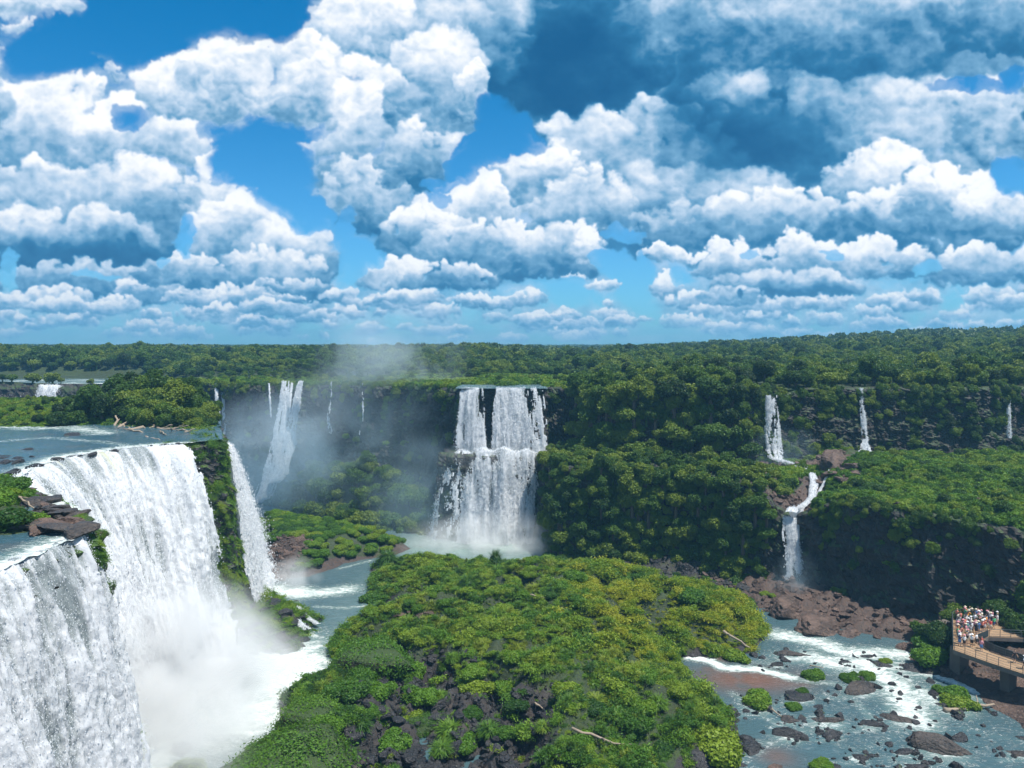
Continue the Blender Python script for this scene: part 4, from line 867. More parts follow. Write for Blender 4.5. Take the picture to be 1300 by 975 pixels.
# distant forest
P=[]
y=415.
while y<3600:
    sp=max(3.6,y*.0085); half=y*.80; xs=np.arange(-half,half,sp); xs=xs+RS.uniform(-.45,.45,len(xs))*sp; ys=y+RS.uniform(-.45,.45,len(xs))*sp
    P.append(np.c_[xs,ys,np.full(len(xs),sp)]); y+=sp*1.05
P=np.concatenate(P); z=H(P[:,0],P[:,1]); s_=P[:,2]*RS.uniform(.55,1.0,len(P))
tall=RS.rand(len(P))<.035; s_=np.where(tall,s_*1.5,s_)
zs=np.minimum(s_,3.2+.0007*P[:,1])*np.where(tall,1.7,1.)
scatter('distant_forest',np.c_[P[:,:2],z-.5*zs],np.c_[s_,s_,zs],zrot(len(P),RS,.0),'far_forms',3)
# ---- cover on cliffs: creepers and ferns
def facecover(key,n,thr,smin,smax,seed,w=None):
    Xc,Yc,Zc,Nc,Sc,Ms=CLP[key]; r=np.random.RandomState(seed); i=r.randint(0,Xc.shape[0],n*4); j=r.randint(0,Xc.shape[1],n*4)
    m=Ms[i,j]+r.uniform(-.12,.12,n*4); 
    if w is not None: m=m+w(Xc[i,j],Yc[i,j],Zc[i,j])
    k=m>thr; i,j=i[k][:n],j[k][:n]; s=r.uniform(smin,smax,len(i))
    P=np.c_[Xc[i,j],Yc[i,j],Zc[i,j]]-np.c_[Nc[i],np.zeros(len(i))]*.2*s[:,None]
    az=np.arctan2(Nc[i,1],Nc[i,0]); rot=np.c_[np.zeros(len(i)),np.full(len(i),.9)+r.normal(size=len(i))*.25,az]
    return P,s,rot
def cover3(name,keys,tag,seed):
    A=[facecover(*k) for k in keys]; P=np.concatenate([a[0] for a in A]); s=np.concatenate([a[1] for a in A]); ro=np.concatenate([a[2] for a in A])
    k=inview(P[:,0],P[:,1],P[:,2]); scatter(name,P[k],s[k],ro[k],tag,seed)
cover3('cliff_creepers',[('cliff40',6000,.34,.5,1.5,1,lambda x,y,z:.25*ss(24,34,z)-.5*((x>-15)&(x<9.5)&(y<192))-.45*ss(12,5,np.abs(x-13))-.25*(x<-12)-.16*(x>62)),('cliff60',5200,.30,.4,1.3,2,lambda x,y,z:-.6*(x<7.5)-.9*(np.abs(x-51)<3.4)*(y<142)+.5*((x>9)&(x<50))+.35*ss(12,18,z)*(x>58)-.12*(x>58))],'creeper_forms',4)
cover3('cliff_moss',[('cliff80',5200,.12,.5,1.1,3,lambda x,y,z:-1.5*((y>82)&(y<110.5))-2*((x>-37.8)&(y<63))-1.5*((y>133)&(x<-52)&(z>0))-.10*((y>111)&(y<133))+.1),],'moss_forms',5)
r=np.random.RandomState(71)
X,Y=jgrid(-60,-28,108,145,.55); d=sdpoly(NOS,X,Y); nn=fbm3(np.stack([X,Y,0*X],-1)/2.6,3,27); k=(d>0)&(nn>.0); X,Y,nn=X[k],Y[k],nn[k]
scatter('spit_moss',np.c_[X,Y,H(X,Y)+.15],r.uniform(.6,1.2,len(X)),zrot(len(X),r,.3),'moss_forms',15)
# ---- the island
r=np.random.RandomState(17)
X,Y=jgrid(-50,62,66,172,.62); d=sdpoly(ISL,X,Y); g=sdpoly(GAP,X,Y); nn=fbm3(np.stack([X,Y,0*X],-1)/5,3,21)
k=(d>.6+1.2*nn)&((g<-.5+2*nn)|(r.rand(len(X))<.22*(nn>-.05)))&(nn>-.30); X,Y,nn,d=X[k],Y[k],nn[k],d[k]; Zg=H(X,Y)
BIGB=[]
for u_,v_,rp_ in ((472,835,56),(404,905,48),(372,970,76),(545,915,32)):
    g_=ground_at(u_,v_); BIGB.append((g_[0],g_[1],rp_*g_[1]/F*.95))
for q_ in BIGB: k_=np.hypot(X-q_[0],(Y-q_[1])/.8)>q_[2]; X,Y,nn,d,Zg=X[k_],Y[k_],nn[k_],d[k_],Zg[k_]
k=inview(X,Y,Zg)&(Zg>.1); X,Y,nn,d,Zg=X[k],Y[k],nn[k],d[k],Zg[k]
rpx=650+F*X/Y
yel=(ss(700,790,rpx)*ss(92,104,Y)+.0)*1.; isy=r.rand(len(X))<yel*.85
s_=r.uniform(.42,.92,len(X))*(1+.9*nn)
PT=np.stack([X,Y,0*X],-1); s_*=.55+.75*ss(.1,.8,1-np.abs(perlin3(PT/6.2,33))*2.4)
scatter('ground_cover',np.c_[X,Y,Zg-.08][~isy],s_[~isy],zrot((~isy).sum(),r,.2),'cover_forms',6)
scatter('reed_bed',np.c_[X,Y,Zg-.05][isy],s_[isy]*1.1,zrot(isy.sum(),r,.2),'reed_forms',7)
# grassy cover on right terrace, left plateau, lip
X,Y=jgrid(53,125,100,172,.8); dt=sdpoly(TER,X,Y); db=sdpoly(BIG,X,Y); nn=fbm3(np.stack([X,Y,0*X],-1)/5,3,23); op=sdline([(50,160),(58,163),(70,165),(83,168)],X,Y); k=(dt>.2)&(db<-1.5)&(op>4)&(nn>-.3)&(sdline(CHN,X,Y)>3.2); X,Y,nn=X[k],Y[k],nn[k]; s_=r.uniform(.7,1.5,len(X))*(1+.5*nn)
P=[np.c_[X,Y,H(X,Y)-.1,s_]]
X,Y=jgrid(-120,-48,60,170,.9); k=(np.maximum(sdpoly(BSH,X,Y),sdpoly(FRB,X,Y))>-.6); X,Y=X[k],Y[k]; P.append(np.c_[X,Y,H(X,Y)-.1,r.uniform(.6,1.1,len(X))])
X,Y=jgrid(-120,30,180,262,1.5); d=sdpoly(BIG,X,Y); k=(d>-.1)&(d<50)&(sdpoly(FRV,X,Y)<0)&~((X>-15)&(X<9)&(d<12)); X,Y=X[k],Y[k]; P.append(np.c_[X,Y,H(X,Y)-.2,r.uniform(1.2,2.2,len(X))])
P=np.concatenate(P); k=inview(P[:,0],P[:,1],P[:,2]); P=P[k]; scatter('undergrowth',P[:,:3],P[:,3],zrot(len(P),r,.2),'bush_forms',8)
# individual shrubs
def shrub(meshes,loc,s,sz,lab,cat,grp=None,name='shrub'):
    o=bpy.data.objects.new(name,meshes[RS.randint(len(meshes))]); COL.objects.link(o); o.location=loc; o.scale=(s,s,s*sz); o.rotation_euler=(0,0,RS.uniform(0,6.28)); o['label']=lab; o['category']=cat
    if grp: o['group']=grp
    return o
def at(u,v,rpx,meshes,lab,cat,grp=None,sz=1.,name='shrub',sink=.1):
    p=ground_at(u,v); D=np.linalg.norm(p-np.array([0,0,CAMZ])); s=rpx*D/F
    p[2]-=sink*s; return shrub(meshes,p,s,sz,lab,cat,grp,name)
TU=[(455,930,24,.8),(500,950,26,.8),(590,950,22,.8),(620,935,20,.9),(480,880,22,.8),(540,890,20,.9),(665,940,18,.8),(440,885,26,.8),(420,925,26,.7),(560,960,20,.8),(605,880,24,.8),(538,722,18,1.1),(594,750,20,1.),(532,776,10,1.3),(475,764,20,.8),(492,712,20,.8),(520,862,22,1.),(527,918,20,1.),(572,935,26,.8),(598,912,16,.9),(617,800,18,1.),(560,795,16,.8),(640,775,14,.8),(700,760,13,.8),(742,806,12,1.4),(735,790,10,1.),(655,840,18,.9),(690,850,18,.9),(640,880,20,.9),(600,860,20,.8),(575,840,16,.8),(720,880,20,.8),(755,905,18,.8),(690,930,16,.8),(735,945,14,.9),(800,930,22,1.),(835,900,20,.9),(860,880,18,.8),(820,860,18,.8),(770,850,16,.8),(795,955,14,1.),(640,940,16,.9),(715,955,12,1.),(845,960,16,.8),(470,905,16,.7),(560,890,14,.8),(860,850,14,.8),(655,905,18,.8),(640,720,12,.9),(670,735,12,.8),(610,735,14,.8),(575,765,12,.7),(815,735,13,.8),(770,735,10,.7)]
at(629,716,13,TUSS,'tall dark dome shaped tussock standing alone at the far tip of the island','tussock',sz=1.5,name='grass_tussock')
at(630,729,17,TUSS,'wide dark tussock directly beneath the lone dome at the island tip','tussock',sz=.8,name='grass_tussock')
for i_,(u,v,rp,sz) in enumerate(TU): at(u,v,rp*.92,BUSHES if i_%3 else TUSS,'rounded green grass tussock on the central island','tussock','grass tussocks on the island',sz,'grass_tussock')
at(904,950,36,BUSHES,'large bright green tussock standing in the river right of the island','tussock',sz=.85,name='grass_tussock')
for u,v,rp,lab in ((965,893,20,'broad low green bush on a rock in the near right river'),(1017,880,9,'small bright green bush on a dark rock, rightmost of a pair in the river'),(1005,899,10,'small bright green bush on a dark rock, nearest of a pair in the river'),(1030,862,15,'green bush at the near edge of the rapids beside a pale branch'),(1080,864,12,'round yellow green bush left on the flat rock amid the rapids'),(1104,862,10,'low green bush right on the flat rock amid the rapids'),(1208,883,16,'yellow green bush on the upper part of the islet by the brown slab'),(1220,898,18,'yellow green bush above the stranded log near the brown slab'),(1184,838,21,'yellow green bush on the shore left of the viewing walkway'),(1195,823,24,'dense green bush between shore tree and viewing walkway'),(1216,832,14,'small green bush touching the walkway support'),(1126,842,8,'small tuft of green on a rock near the rapids'),(1043,976,13,'green bush at the bottom edge of the photo in the river'),(936,838,17,'bright green bush at the right tip of the island beside the rapids'),(800,741,14,'bright green bush on the far right slope of the island'),(870,765,22,'bright lime green patch of leaves on the crest of the right slope'),(905,968,14,'low green bush on shore rocks at the bottom of the photo')):
    at(u,v,rp,BUSHES,lab,'bush',sz=.8)
for u,v,rp,lab in ((15,668,34,'leafy green bush at the left edge above the nearest fall'),(45,665,24,'leafy green bush beside the nearest fall, right of the edge bush'),(8,622,24,'reddish green bush at the left edge behind the leafy bushes'),(-12,640,30,'tall green bush cut by the left edge of the photo')):
    at(u,v,rp,BUSHES,lab,'bush',sz=.7)
X,Y,Zg,s_=PENB
for q in zip(X,Y,Zg,s_): shrub(BUSHES,(q[0],q[1],q[2]-.1),q[3]*1.15,.8,'dense green bush on the small rocky peninsula beside the turquoise channel','bush','bushes on the rocky peninsula','peninsula_bush')
r=np.random.RandomState(55)
X,Y=jgrid(-45,55,70,168,3.5); d=sdpoly(ISL,X,Y); g=sdpoly(GAP,X,Y); k=(d>2.5)&(g<-1)&(r.rand(len(X))<.8); X,Y=X[k],Y[k]; Zg=H(X,Y)
for x,y,z in zip(X,Y,Zg):
    if inview(x,y,z,0) and not (650+F*x/y>760 and y>98) and all((x-q[0])**2+(y-q[1])**2>(q[2]*1.1)**2 for q in BIGB): shrub(BUSHES if r.rand()<.6 else TUSS,(x,y,z-.15),r.uniform(.9,1.5)*(1.5 if r.rand()<.25 else 1),r.uniform(.7,1.1),'low rounded shrub in the green carpet of the central island','shrub','low shrubs on the island')
X,Y=jgrid(57,118,104,172,4.3); d=sdpoly(TER,X,Y); k=(d>.8)&(sdpoly(BIG,X,Y)<-2)&(r.rand(len(X))<.7)&(sdline([(50,160),(58,163),(70,165),(83,168)],X,Y)>5); X,Y=X[k],Y[k]; Zg=H(X,Y)
for x,y,z in zip(X,Y,Zg):
    if inview(x,y,z,0) and sdline(CHN,np.array([x]),np.array([y]))[0]>4.8: shrub(BUSHES,(x,y,z-.2),r.uniform(1.6,3.4),r.uniform(.45,.7),'mound of bright green shrubs on the sunny right hand terrace','shrub','shrub mounds on the right hand terrace','shrub_mound')
# ================================================================ ROCKS
def boulder(seed,flat=.7,k=16,rough=.11):
    r=np.random.RandomState(seed); iv,iF=I4; n=r.normal(size=(k,3)); n/=np.linalg.norm(n,axis=1)[:,None]; hh=r.uniform(.55,1.,k)
    dd=iv@n.T; rad=np.min(np.where(dd>.05,hh/np.maximum(dd,.05),9),axis=1); rad=np.minimum(rad,1.25)
    rad=rad*(1+.10*fbm3(iv*1.8+seed,4,seed%40))+rough*fbm3(iv*5+seed,4,9,.55,True)
    return iv*rad[:,None]*np.array([1,1,flat]),iF
BO={}
for key,mat in (('rock','rock'),('dark','darkrock'),('red','redrock'),('moss','mossrock')):
    BO[key]=[mesh('boulder',*boulder(700+i+(0 if key!='moss' else 50),[.6,.75,.5,.85,.65,.55][i]),[M[mat]]) for i in range(6)]
def mosscover(me,seed):
    r=np.random.RandomState(seed); n=len(me.vertices); co=np.empty(n*3,np.float32); me.vertices.foreach_get('co',co); co=co.reshape(-1,3); N=co/np.linalg.norm(co,axis=1)[:,None]
    k=r.randint(0,n,30000); f=fbm3(co[k]*2.2,3,seed%9)+.55*N[k,2]; k=k[f>.16]; P=co[k]*r.uniform(.99,1.05,len(k))[:,None]+r.normal(size=(len(k),3))*.055
    return mesh('moss_cover',*leaves(P,N[k],r.uniform(.014,.038,len(k)),r,1.6,.5),[M['bush']])
MC=[mosscover(b_,40+i) for i,b_ in enumerate(BO['moss'])]
def rock(kind,loc,s,lab,grp=None,rz=None,name=None,cat='boulder',sy=None,sz=None):
    name=name or ('boulder' if s>1.05 else 'rock'); ki=RS.randint(6); o=bpy.data.objects.new(name,BO[kind][ki]); COL.objects.link(o); o.location=loc; o.scale=(s,s*(sy or RS.uniform(.6,1)),s*(sz or RS.uniform(.6,1.))); o.rotation_euler=(RS.uniform(-.2,.2),RS.uniform(-.2,.2),RS.uniform(0,6.28) if rz is None else rz)
    o['label']=lab; o['category']=cat
    if kind=='moss': q=bpy.data.objects.new('moss_cover',MC[ki]); COL.objects.link(q); q.parent=o
    if grp: o['group']=grp
def rock_at(u,v,rp,kind,lab,grp=None,rz=None,sy=None,sz=.55,sink=.25):
    p=ground_at(u,v); D=np.linalg.norm(p-np.array([0,0,CAMZ])); s=rp*D/F; p[2]-=sink*s*.5; rock(kind,p,s,lab,grp,rz,sy=sy,sz=sz)
for u,v,rp,kd,sy,rz,lab in ((1007,832,24,'rock',.3,-.1,'long flat brown rock at the head of the rapids'),(1123,845,14,'dark',.7,0,'dark boulder with a green tuft standing in the white rapids'),(1100,834,11,'dark',.6,0,'small dark boulder left of the tufted boulder in the rapids'),(1075,842,9,'dark',.4,0,'flat dark stone half sunk in the rapids'),(1095,875,24,'rock',.6,.2,'flat brown rock carrying bushes amid the rapids'),(1183,854,24,'dark',.5,-.3,'jagged grey boulder on the shore below the yellow green bush'),
   (1017,887,17,'dark',.7,0,'dark rock with bush between two river tufts'),(1003,916,12,'rock',.8,0,'brown boulder in the river near the leaning branch'),(1040,899,6,'dark',.8,0,'small round dark stone alone in blue water'),(1052,916,26,'rock',.35,.1,'long brown ledge of rock in the middle of the right river'),(1003,934,20,'dark',.4,-.5,'slanting dark ledge left of the round river stone'),(1058,934,13,'dark',.7,0,'dark pointed boulder below the long brown ledge'),(954,950,14,'dark',1.,.3,'black knobbly boulder near the big river tussock'),
   (1091,962,14,'dark',.9,0,'round dark brown boulder in calm blue water at the bottom'),(1104,922,14,'dark',.5,-.3,'dark flat rock at the edge of the foam'),(1146,915,18,'rock',.6,-.2,'angular brown rock where the rapids end'),(1197,952,32,'rock',.42,-.65,'largest slanting brown slab in the bottom right river'),(1147,957,11,'dark',.6,0,'small dark stone left of the largest slanting slab'),(1162,974,20,'dark',.5,0,'dark rocks cut by the bottom edge, right of centre'),(940,973,12,'dark',.9,0,'black boulder at the bottom edge near the island'),
   (1294,958,15,'rock',.7,0,'brown rock at the bottom right edge of the photo'),(1297,938,9,'dark',.7,0,'small dark rock at the right edge of the photo'),(918,902,15,'dark',.5,0,'dark rock behind the big river tussock'),(988,846,8,'dark',.8,0,'small brown stone beside the long flat rock'),(1060,975,9,'dark',.7,0,'small stone beside the bottom edge bush'),(986,975,10,'red',.6,0,'reddish half sunk stone at the bottom edge'),(965,897,20,'dark',.6,0,'dark rock under the broad low bush'),(1210,898,26,'dark',.5,.1,'dark islet rock under the two yellow green bushes'),(904,955,34,'dark',.8,0,'dark rocky base of the large river tussock')):
    rock_at(u,v,rp,kd,lab,None,rz,sy)
for u,v,rp,sy,sz,rz,lab in ((472,835,58,.85,.95,.2,'huge mossy olive boulder at the left shore of the island'),(404,905,52,.8,.9,0,'mossy boulder half veiled by mist below the huge olive boulder'),(372,970,80,.7,.7,.3,'broad mossy yellow green boulder at the bottom edge'),(245,972,24,.8,.7,0,'small mossy green boulder at the foot of the near falls'),(545,915,34,.7,.6,0,'mossy boulder in the dark gully of the island')):
    rock_at(u,v,rp,'moss',lab,None,rz,sy,sz,.3)
for u,v,rp,lab in ((205,940,22,'dark wet rock at the foot of the near falls'),(190,915,8,'small dark rock poking through the mist'),(228,955,16,'flat wet rock in the foam by the small mossy boulder'),(180,965,10,'wet rock in white foam at the bottom')):
    rock_at(u,v,rp,'dark',lab)
# brown boulders between terrace falls and shore
rock('red',(PZ(1062,598,19.)[0],PZ(1062,598,19.)[1],19.5),4.6,'peaked brown boulder cone between the two upper right falls',None,.3,sy=.85,sz=1.0)
for u,v,rp in ((1047,590,18),(1080,592,18),(1060,602,18),(1095,600,12),(1035,600,12),(1075,610,14),(1045,612,12)): rock_at(u,v,rp,'red','brown boulder in the pile between the two upper right falls','brown boulders between the upper right falls')
rock_at(1003,776,26,'red','big reddish boulder at the foot of the lower right waterfall',None,.2,.7,.75)
rock_at(1045,797,34,'red','largest flat topped reddish boulder on the right shore',None,.1,.7,.6)
rock_at(1075,805,20,'red','blocky reddish boulder right of the largest flat topped one',None,.1,.8,.7)
SHR=[('shore rocks below the right cliff','reddish brown rock on the shore below the right cliff','red',SHO,lambda x,y:x>38 and y>98,95,(.45,1.45)),
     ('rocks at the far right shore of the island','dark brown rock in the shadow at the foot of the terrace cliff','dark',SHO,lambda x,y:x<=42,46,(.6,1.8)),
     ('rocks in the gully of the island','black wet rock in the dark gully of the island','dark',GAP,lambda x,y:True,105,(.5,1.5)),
     ('rocks under the left fall behind the nose','black rock on the low spit below the mossy cliff nose','dark',NOS,lambda x,y:True,46,(.6,1.7)),
     ('rocks on the small peninsula','reddish brown rock on the left side of the small peninsula','red',PEN,lambda x,y:x<-42 and y<159,26,(.7,1.7))]
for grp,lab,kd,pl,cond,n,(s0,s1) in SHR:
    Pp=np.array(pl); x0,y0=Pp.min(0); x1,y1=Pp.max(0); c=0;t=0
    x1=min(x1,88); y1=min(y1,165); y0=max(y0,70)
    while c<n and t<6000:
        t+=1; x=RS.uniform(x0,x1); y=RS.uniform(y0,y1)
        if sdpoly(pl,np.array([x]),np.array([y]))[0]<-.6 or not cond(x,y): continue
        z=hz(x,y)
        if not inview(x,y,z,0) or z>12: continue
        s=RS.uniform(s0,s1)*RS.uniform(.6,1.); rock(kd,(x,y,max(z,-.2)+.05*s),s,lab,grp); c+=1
for k in range(26):
    u=RS.uniform(775,985); v=np.interp(u,[775,985],[722,762])+RS.uniform(-10,12); q=ground_at(u,v)
    if q[2]<5: shrub(BUSHES,(q[0],q[1],q[2]-.1),RS.uniform(.6,1.4),.75,'small green bush among the dark boulders below the terrace cliff','bush','bushes among the boulders below the terrace cliff','shore_bush')
# terrace stream bed rocks
for k in range(46):
    u=RS.uniform(920,1110); v=RS.uniform(584,618)
    p=ground_at(u,v)
    if p[2]>23 or p[2]<14: continue
    rock('rock' if k%2 else 'red',p,RS.uniform(.5,1.3),'brown rock in the stream bed on the terrace below the upper right falls','rocks of the terrace stream bed')
# rim rocks beside the plateau driftwood and front left ledge
for k in range(34):
    u=RS.uniform(150,262); v=RS.uniform(538,556); p=PZ(u,v,30.)
    if sdpoly(LP,np.array([p[0]]),np.array([p[1]]))[0]<.6: continue
    rock('red' if k%2 else 'rock',(p[0],p[1],hz(p[0],p[1])+.1),RS.uniform(.35,.9),'low brown rock among the driftwood at the brink of the left plateau','rocks among the driftwood')
for k in range(44):
    u=RS.uniform(30,118); v=RS.uniform(612,672); p=PZ(u,v,29.8)
    if sdpoly(LP,np.array([p[0]]),np.array([p[1]]))[0]<.3: continue
    rock('rock' if k%3 else 'red',(p[0],p[1],29.5+.1),RS.uniform(.6,1.7),'brown ledge rock between the two near falls','ledge rocks between the near falls',sz=.45)
for k in range(12):
    u=RS.uniform(0,48); v=RS.uniform(571,590); p=PZ(u,v,30.1); rock('dark',(p[0],p[1],29.9),RS.uniform(.5,1.2),'dark rock at the brink left of the big curtain','rocks at the brink left of the big curtain',sz=.5)
for (u,v,D,s,sz,lab) in ((112,684,64.5,1.5,1.,'mossy rock rib at the shoulder of the nearest fall'),(122,716,64.,1.3,1.8,'hanging mossy rock rib beside the nearest fall'),(128,760,63.5,1.2,2.2,'long wet mossy rib lower down beside the nearest fall'),(100,662,66,1.4,.7,'mossy ledge boulder above the rib between the near falls')):
    rock('moss',tuple(PD(u,v,D)),s,lab,sy=.8,sz=sz)
for k in range(16):
    tt=RS.uniform(0,1); q=np.array([np.interp(tt,[0,.2,.5,.8,1],[-56.5,-60.5,-61,-56,-51]),np.interp(tt,[0,.2,.5,.8,1],[83,89,98,108.5,112.8])]); rock('dark',(q[0],q[1],29.9+.01*(q[1]-80)),RS.uniform(.35,.8),'small dark rock poking through the water at the brink of the big curtain','rocks poking through the brink of the big curtain',sz=.7)
rock('dark',tuple(PZ(90,552,30.6)),1.3,'lone dark rock in the middle of the upper river',sz=.35)
# loose rubble nobody could count, on the gully, the shores and the low spits
for i in range(5):
    V_,F_=boulder(820+i,[.6,.8,.5,.7,.9][i],14); src('rubble_form_%d'%i,mesh('rubble_form',V_,F_,[M['darkrock']]),'rubble_forms'); src('shingle_form_%d'%i,mesh('shingle_form',V_,F_,[M['redrock']]),'shingle_forms')
def rubble(nm,pl,n,s0,s1,tag,cond,seed):
    r=np.random.RandomState(seed); Pp=np.array(pl); lo=Pp.min(0); hi=Pp.max(0); lo=np.maximum(lo,[-70,68]); hi=np.minimum(hi,[92,170]); X=r.uniform(lo[0],hi[0],n*6); Y=r.uniform(lo[1],hi[1],n*6)
    k=(sdpoly(pl,X,Y)>-.9)&cond(X,Y); X,Y=X[k][:n],Y[k][:n]; Z=H(X,Y); k=inview(X,Y,Z,0)&(Z>-.5)&(Z<22); X,Y,Z=X[k],Y[k],Z[k]; s=s0+(s1-s0)*r.rand(len(X))**3; return np.c_[X,Y,Z,s]
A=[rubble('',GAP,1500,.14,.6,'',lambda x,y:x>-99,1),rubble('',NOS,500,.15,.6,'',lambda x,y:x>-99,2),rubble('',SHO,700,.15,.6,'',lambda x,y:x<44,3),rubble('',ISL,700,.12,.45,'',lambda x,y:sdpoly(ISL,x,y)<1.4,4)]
sr=np.random.RandomState(3); SAT=[]
for u,v,rp in RR:
    q=PZ(u,v,0); rr_=rp*q[1]/F
    for k in range(9):
        a=sr.uniform(0,6.28); dd=rr_*sr.uniform(.7,1.9); SAT.append((q[0]+math.cos(a)*dd*1.2,q[1]+math.sin(a)*dd*.7,-.02,rr_*sr.uniform(.08,.30)))
for k in range(80):
    q=PZ(sr.uniform(935,1290),sr.uniform(835,985),0); SAT.append((q[0],q[1],-.05,sr.uniform(.08,.38)))
A.append(np.array(SAT))
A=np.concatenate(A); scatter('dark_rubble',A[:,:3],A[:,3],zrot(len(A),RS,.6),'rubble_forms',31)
CB=[(57,152),(66,153),(76,168),(60,168),(46,160),(50,137),(54,134)]
A=np.concatenate([rubble('',SHO,1500,.15,.75,'',lambda x,y:(x>36)&(y>97),5),rubble('',PEN,500,.15,.6,'',lambda x,y:(x<-42)&(y<159),6),rubble('',CB,700,.2,.8,'',lambda x,y:x>0,7)])
scatter('reddish_rubble',A[:,:3],A[:,3],zrot(len(A),RS,.6),'shingle_forms',32)
# ================================================================ DRIFTWOOD
def log(a,b,rad,lab,seed,branch=2,name='driftwood_log'):
    a=np.array(a,float);b=np.array(b,float); r=np.random.RandomState(seed); L_=np.linalg.norm(b-a); n=7
    pts=[a+(b-a)*t+r.normal(size=3)*.03*L_*math.sin(math.pi*t) for t in np.linspace(0,1,n)]; rr=[rad*(1.15-.7*t)*r.uniform(.85,1.1) for t in np.linspace(0,1,n)]
    parts=[tube(pts,rr,9)]
    for k in range(branch):
        i=r.randint(1,n-1); d=(b-a)/L_*.5+r.normal(size=3)*.5; d[2]=abs(d[2])*.6; q=[pts[i],pts[i]+d*L_*.14,pts[i]+d*L_*.22+r.normal(size=3)*.05*L_]; parts.append(tube(q,[rr[i]*.55,rr[i]*.4,rr[i]*.2],6))
    return link(name,mesh('driftwood_log',*merge(parts),[M['wood']],True),label=lab,category='log')
def g(u,v,up=.25): p=ground_at(u,v); p[2]=max(p[2],0)+up; return p
log(g(1199,906),g(1262,899,.5),.28,'pale stranded log below the yellow green bushes by the brown slab',1,3)
log(g(971,899,.3),g(992,913,.2),.16,'short pale branch leaning off the broad low river bush',2,1)
log(g(918,815,1.2),g(952,829,.6),.2,'pale fallen trunk on the right tip of the island',3,1)
log(g(726,938,.6),g(806,958,.4),.16,'long thin pale trunk lying across black rocks at the bottom of the island',4,2)
log(g(673,762,.7),g(692,765,.7),.12,'short pale branch on the upper part of the island',5,0)
log(g(679,910,.6),g(695,912,.6),.12,'short pale stick on the lower part of the island',6,0)
log(g(1028,848,.2),g(1045,852,.3),.1,'thin pale branch by the bush at the near edge of the rapids',7,1)
def gp(u,v,up): p=PZ(u,v,30.2); p[2]=30.2+up; return p
log(gp(150,546,.2),gp(188,538,2.2),.32,'thick bleached log slanting up from the driftwood pile above the big fall',11,3)
log(gp(146,545,0),gp(147,541,2.6),.26,'short upright bleached stump at the left end of the driftwood pile',12,1)
log(gp(160,549,.3),gp(215,544,.6),.3,'long bleached log lying along the water in the driftwood pile',13,3)
log(gp(185,556,.2),gp(203,560,.2),.18,'short log jutting over the water in front of the driftwood pile',14,1)
log(gp(200,547,.5),gp(238,551,.5),.25,'weathered log at the right end of the driftwood pile',15,3)
log(gp(190,543,.8),gp(225,541,.9),.2,'thin weathered log at the back of the driftwood pile',16,3)
log(g(22,640,.6),g(48,652,.3),.12,'thin bleached branch beside the leafy bushes near the left edge',17,1)
lr=np.random.RandomState(9)
for k in range(11):
    u=lr.uniform(158,245); v=lr.uniform(541,553); du=lr.uniform(-26,26); lo_=log(gp(u,v,lr.uniform(.1,.7)),gp(u+du,v+lr.uniform(-4,4),lr.uniform(.3,1.5)),lr.uniform(.1,.22),'tangled bleached branch in the driftwood pile at the plateau brink',30+k,2)
    lo_['group']='branches of the driftwood pile'
for k,(u,v,w,lab) in enumerate(((520,785,22,'reddish stony patch of bare rubble near the channel'),)):
    for j in range(16):
        uu=u+RS.uniform(-w,w*1.1); vv=v+RS.uniform(-6,7); rock_at(uu,vv,RS.uniform(3,7),'red','small reddish stone in the bare rubble patch near the channel','stones of the rubble patch near the channel')
# ================================================================ VIEWING WALKWAY
M['slab']=plainmat('weathered_concrete',(.15,.125,.105),.85,.4,0,1.5); M['deck']=plainmat('sandy_deck',(.27,.175,.10),.85,.4,0,1.)
M['pier']=plainmat('stained_concrete',(.12,.10,.085),.9,.35,0,.8); M['rail']=plainmat('grey_steel',(.10,.12,.125),.5,.2,.4,3)
DZ=4.6
OUT=[(59.0,97.2),(61.2,101),(63.2,104.5),(65.6,108.6),(67.6,110.),(70.2,109.4),(72.2,106.6),(75,105.),(80,104.4),(92,105)]
BK=[(92,101.6),(80,101.),(72,101.0),(66.6,101.6),(63.9,100.0),(63.6,96.8),(66,92.4),(72,84.5)]
FR=[(69.2,82.0),(63.0,90.2),(60.7,94.)]
PL=OUT+BK+FR
def slab(pl,z0,z1,name,mat,parent=None,**kw):
    bm=bmesh.new(); vs=[bm.verts.new((x,y,z1)) for x,y in pl]; f=bm.faces.new(vs); r=bmesh.ops.extrude_face_region(bm,geom=[f]); 
    for v in r['geom']:
        if isinstance(v,bmesh.types.BMVert): v.co.z=z0
    bmesh.ops.recalc_face_normals(bm,faces=bm.faces); me=bpy.data.meshes.new(name); bm.to_mesh(me); bm.free(); me.materials.append(mat); return link(name,me,parent,**kw)
wk=bpy.data.objects.new('viewing_walkway',None); COL.objects.link(wk); wk['label']='raised concrete viewing walkway crowded with people at the right edge above the rapids'; wk['category']='walkway'
slab(PL,DZ-.55,DZ-.06,'slab',M['slab'],wk)
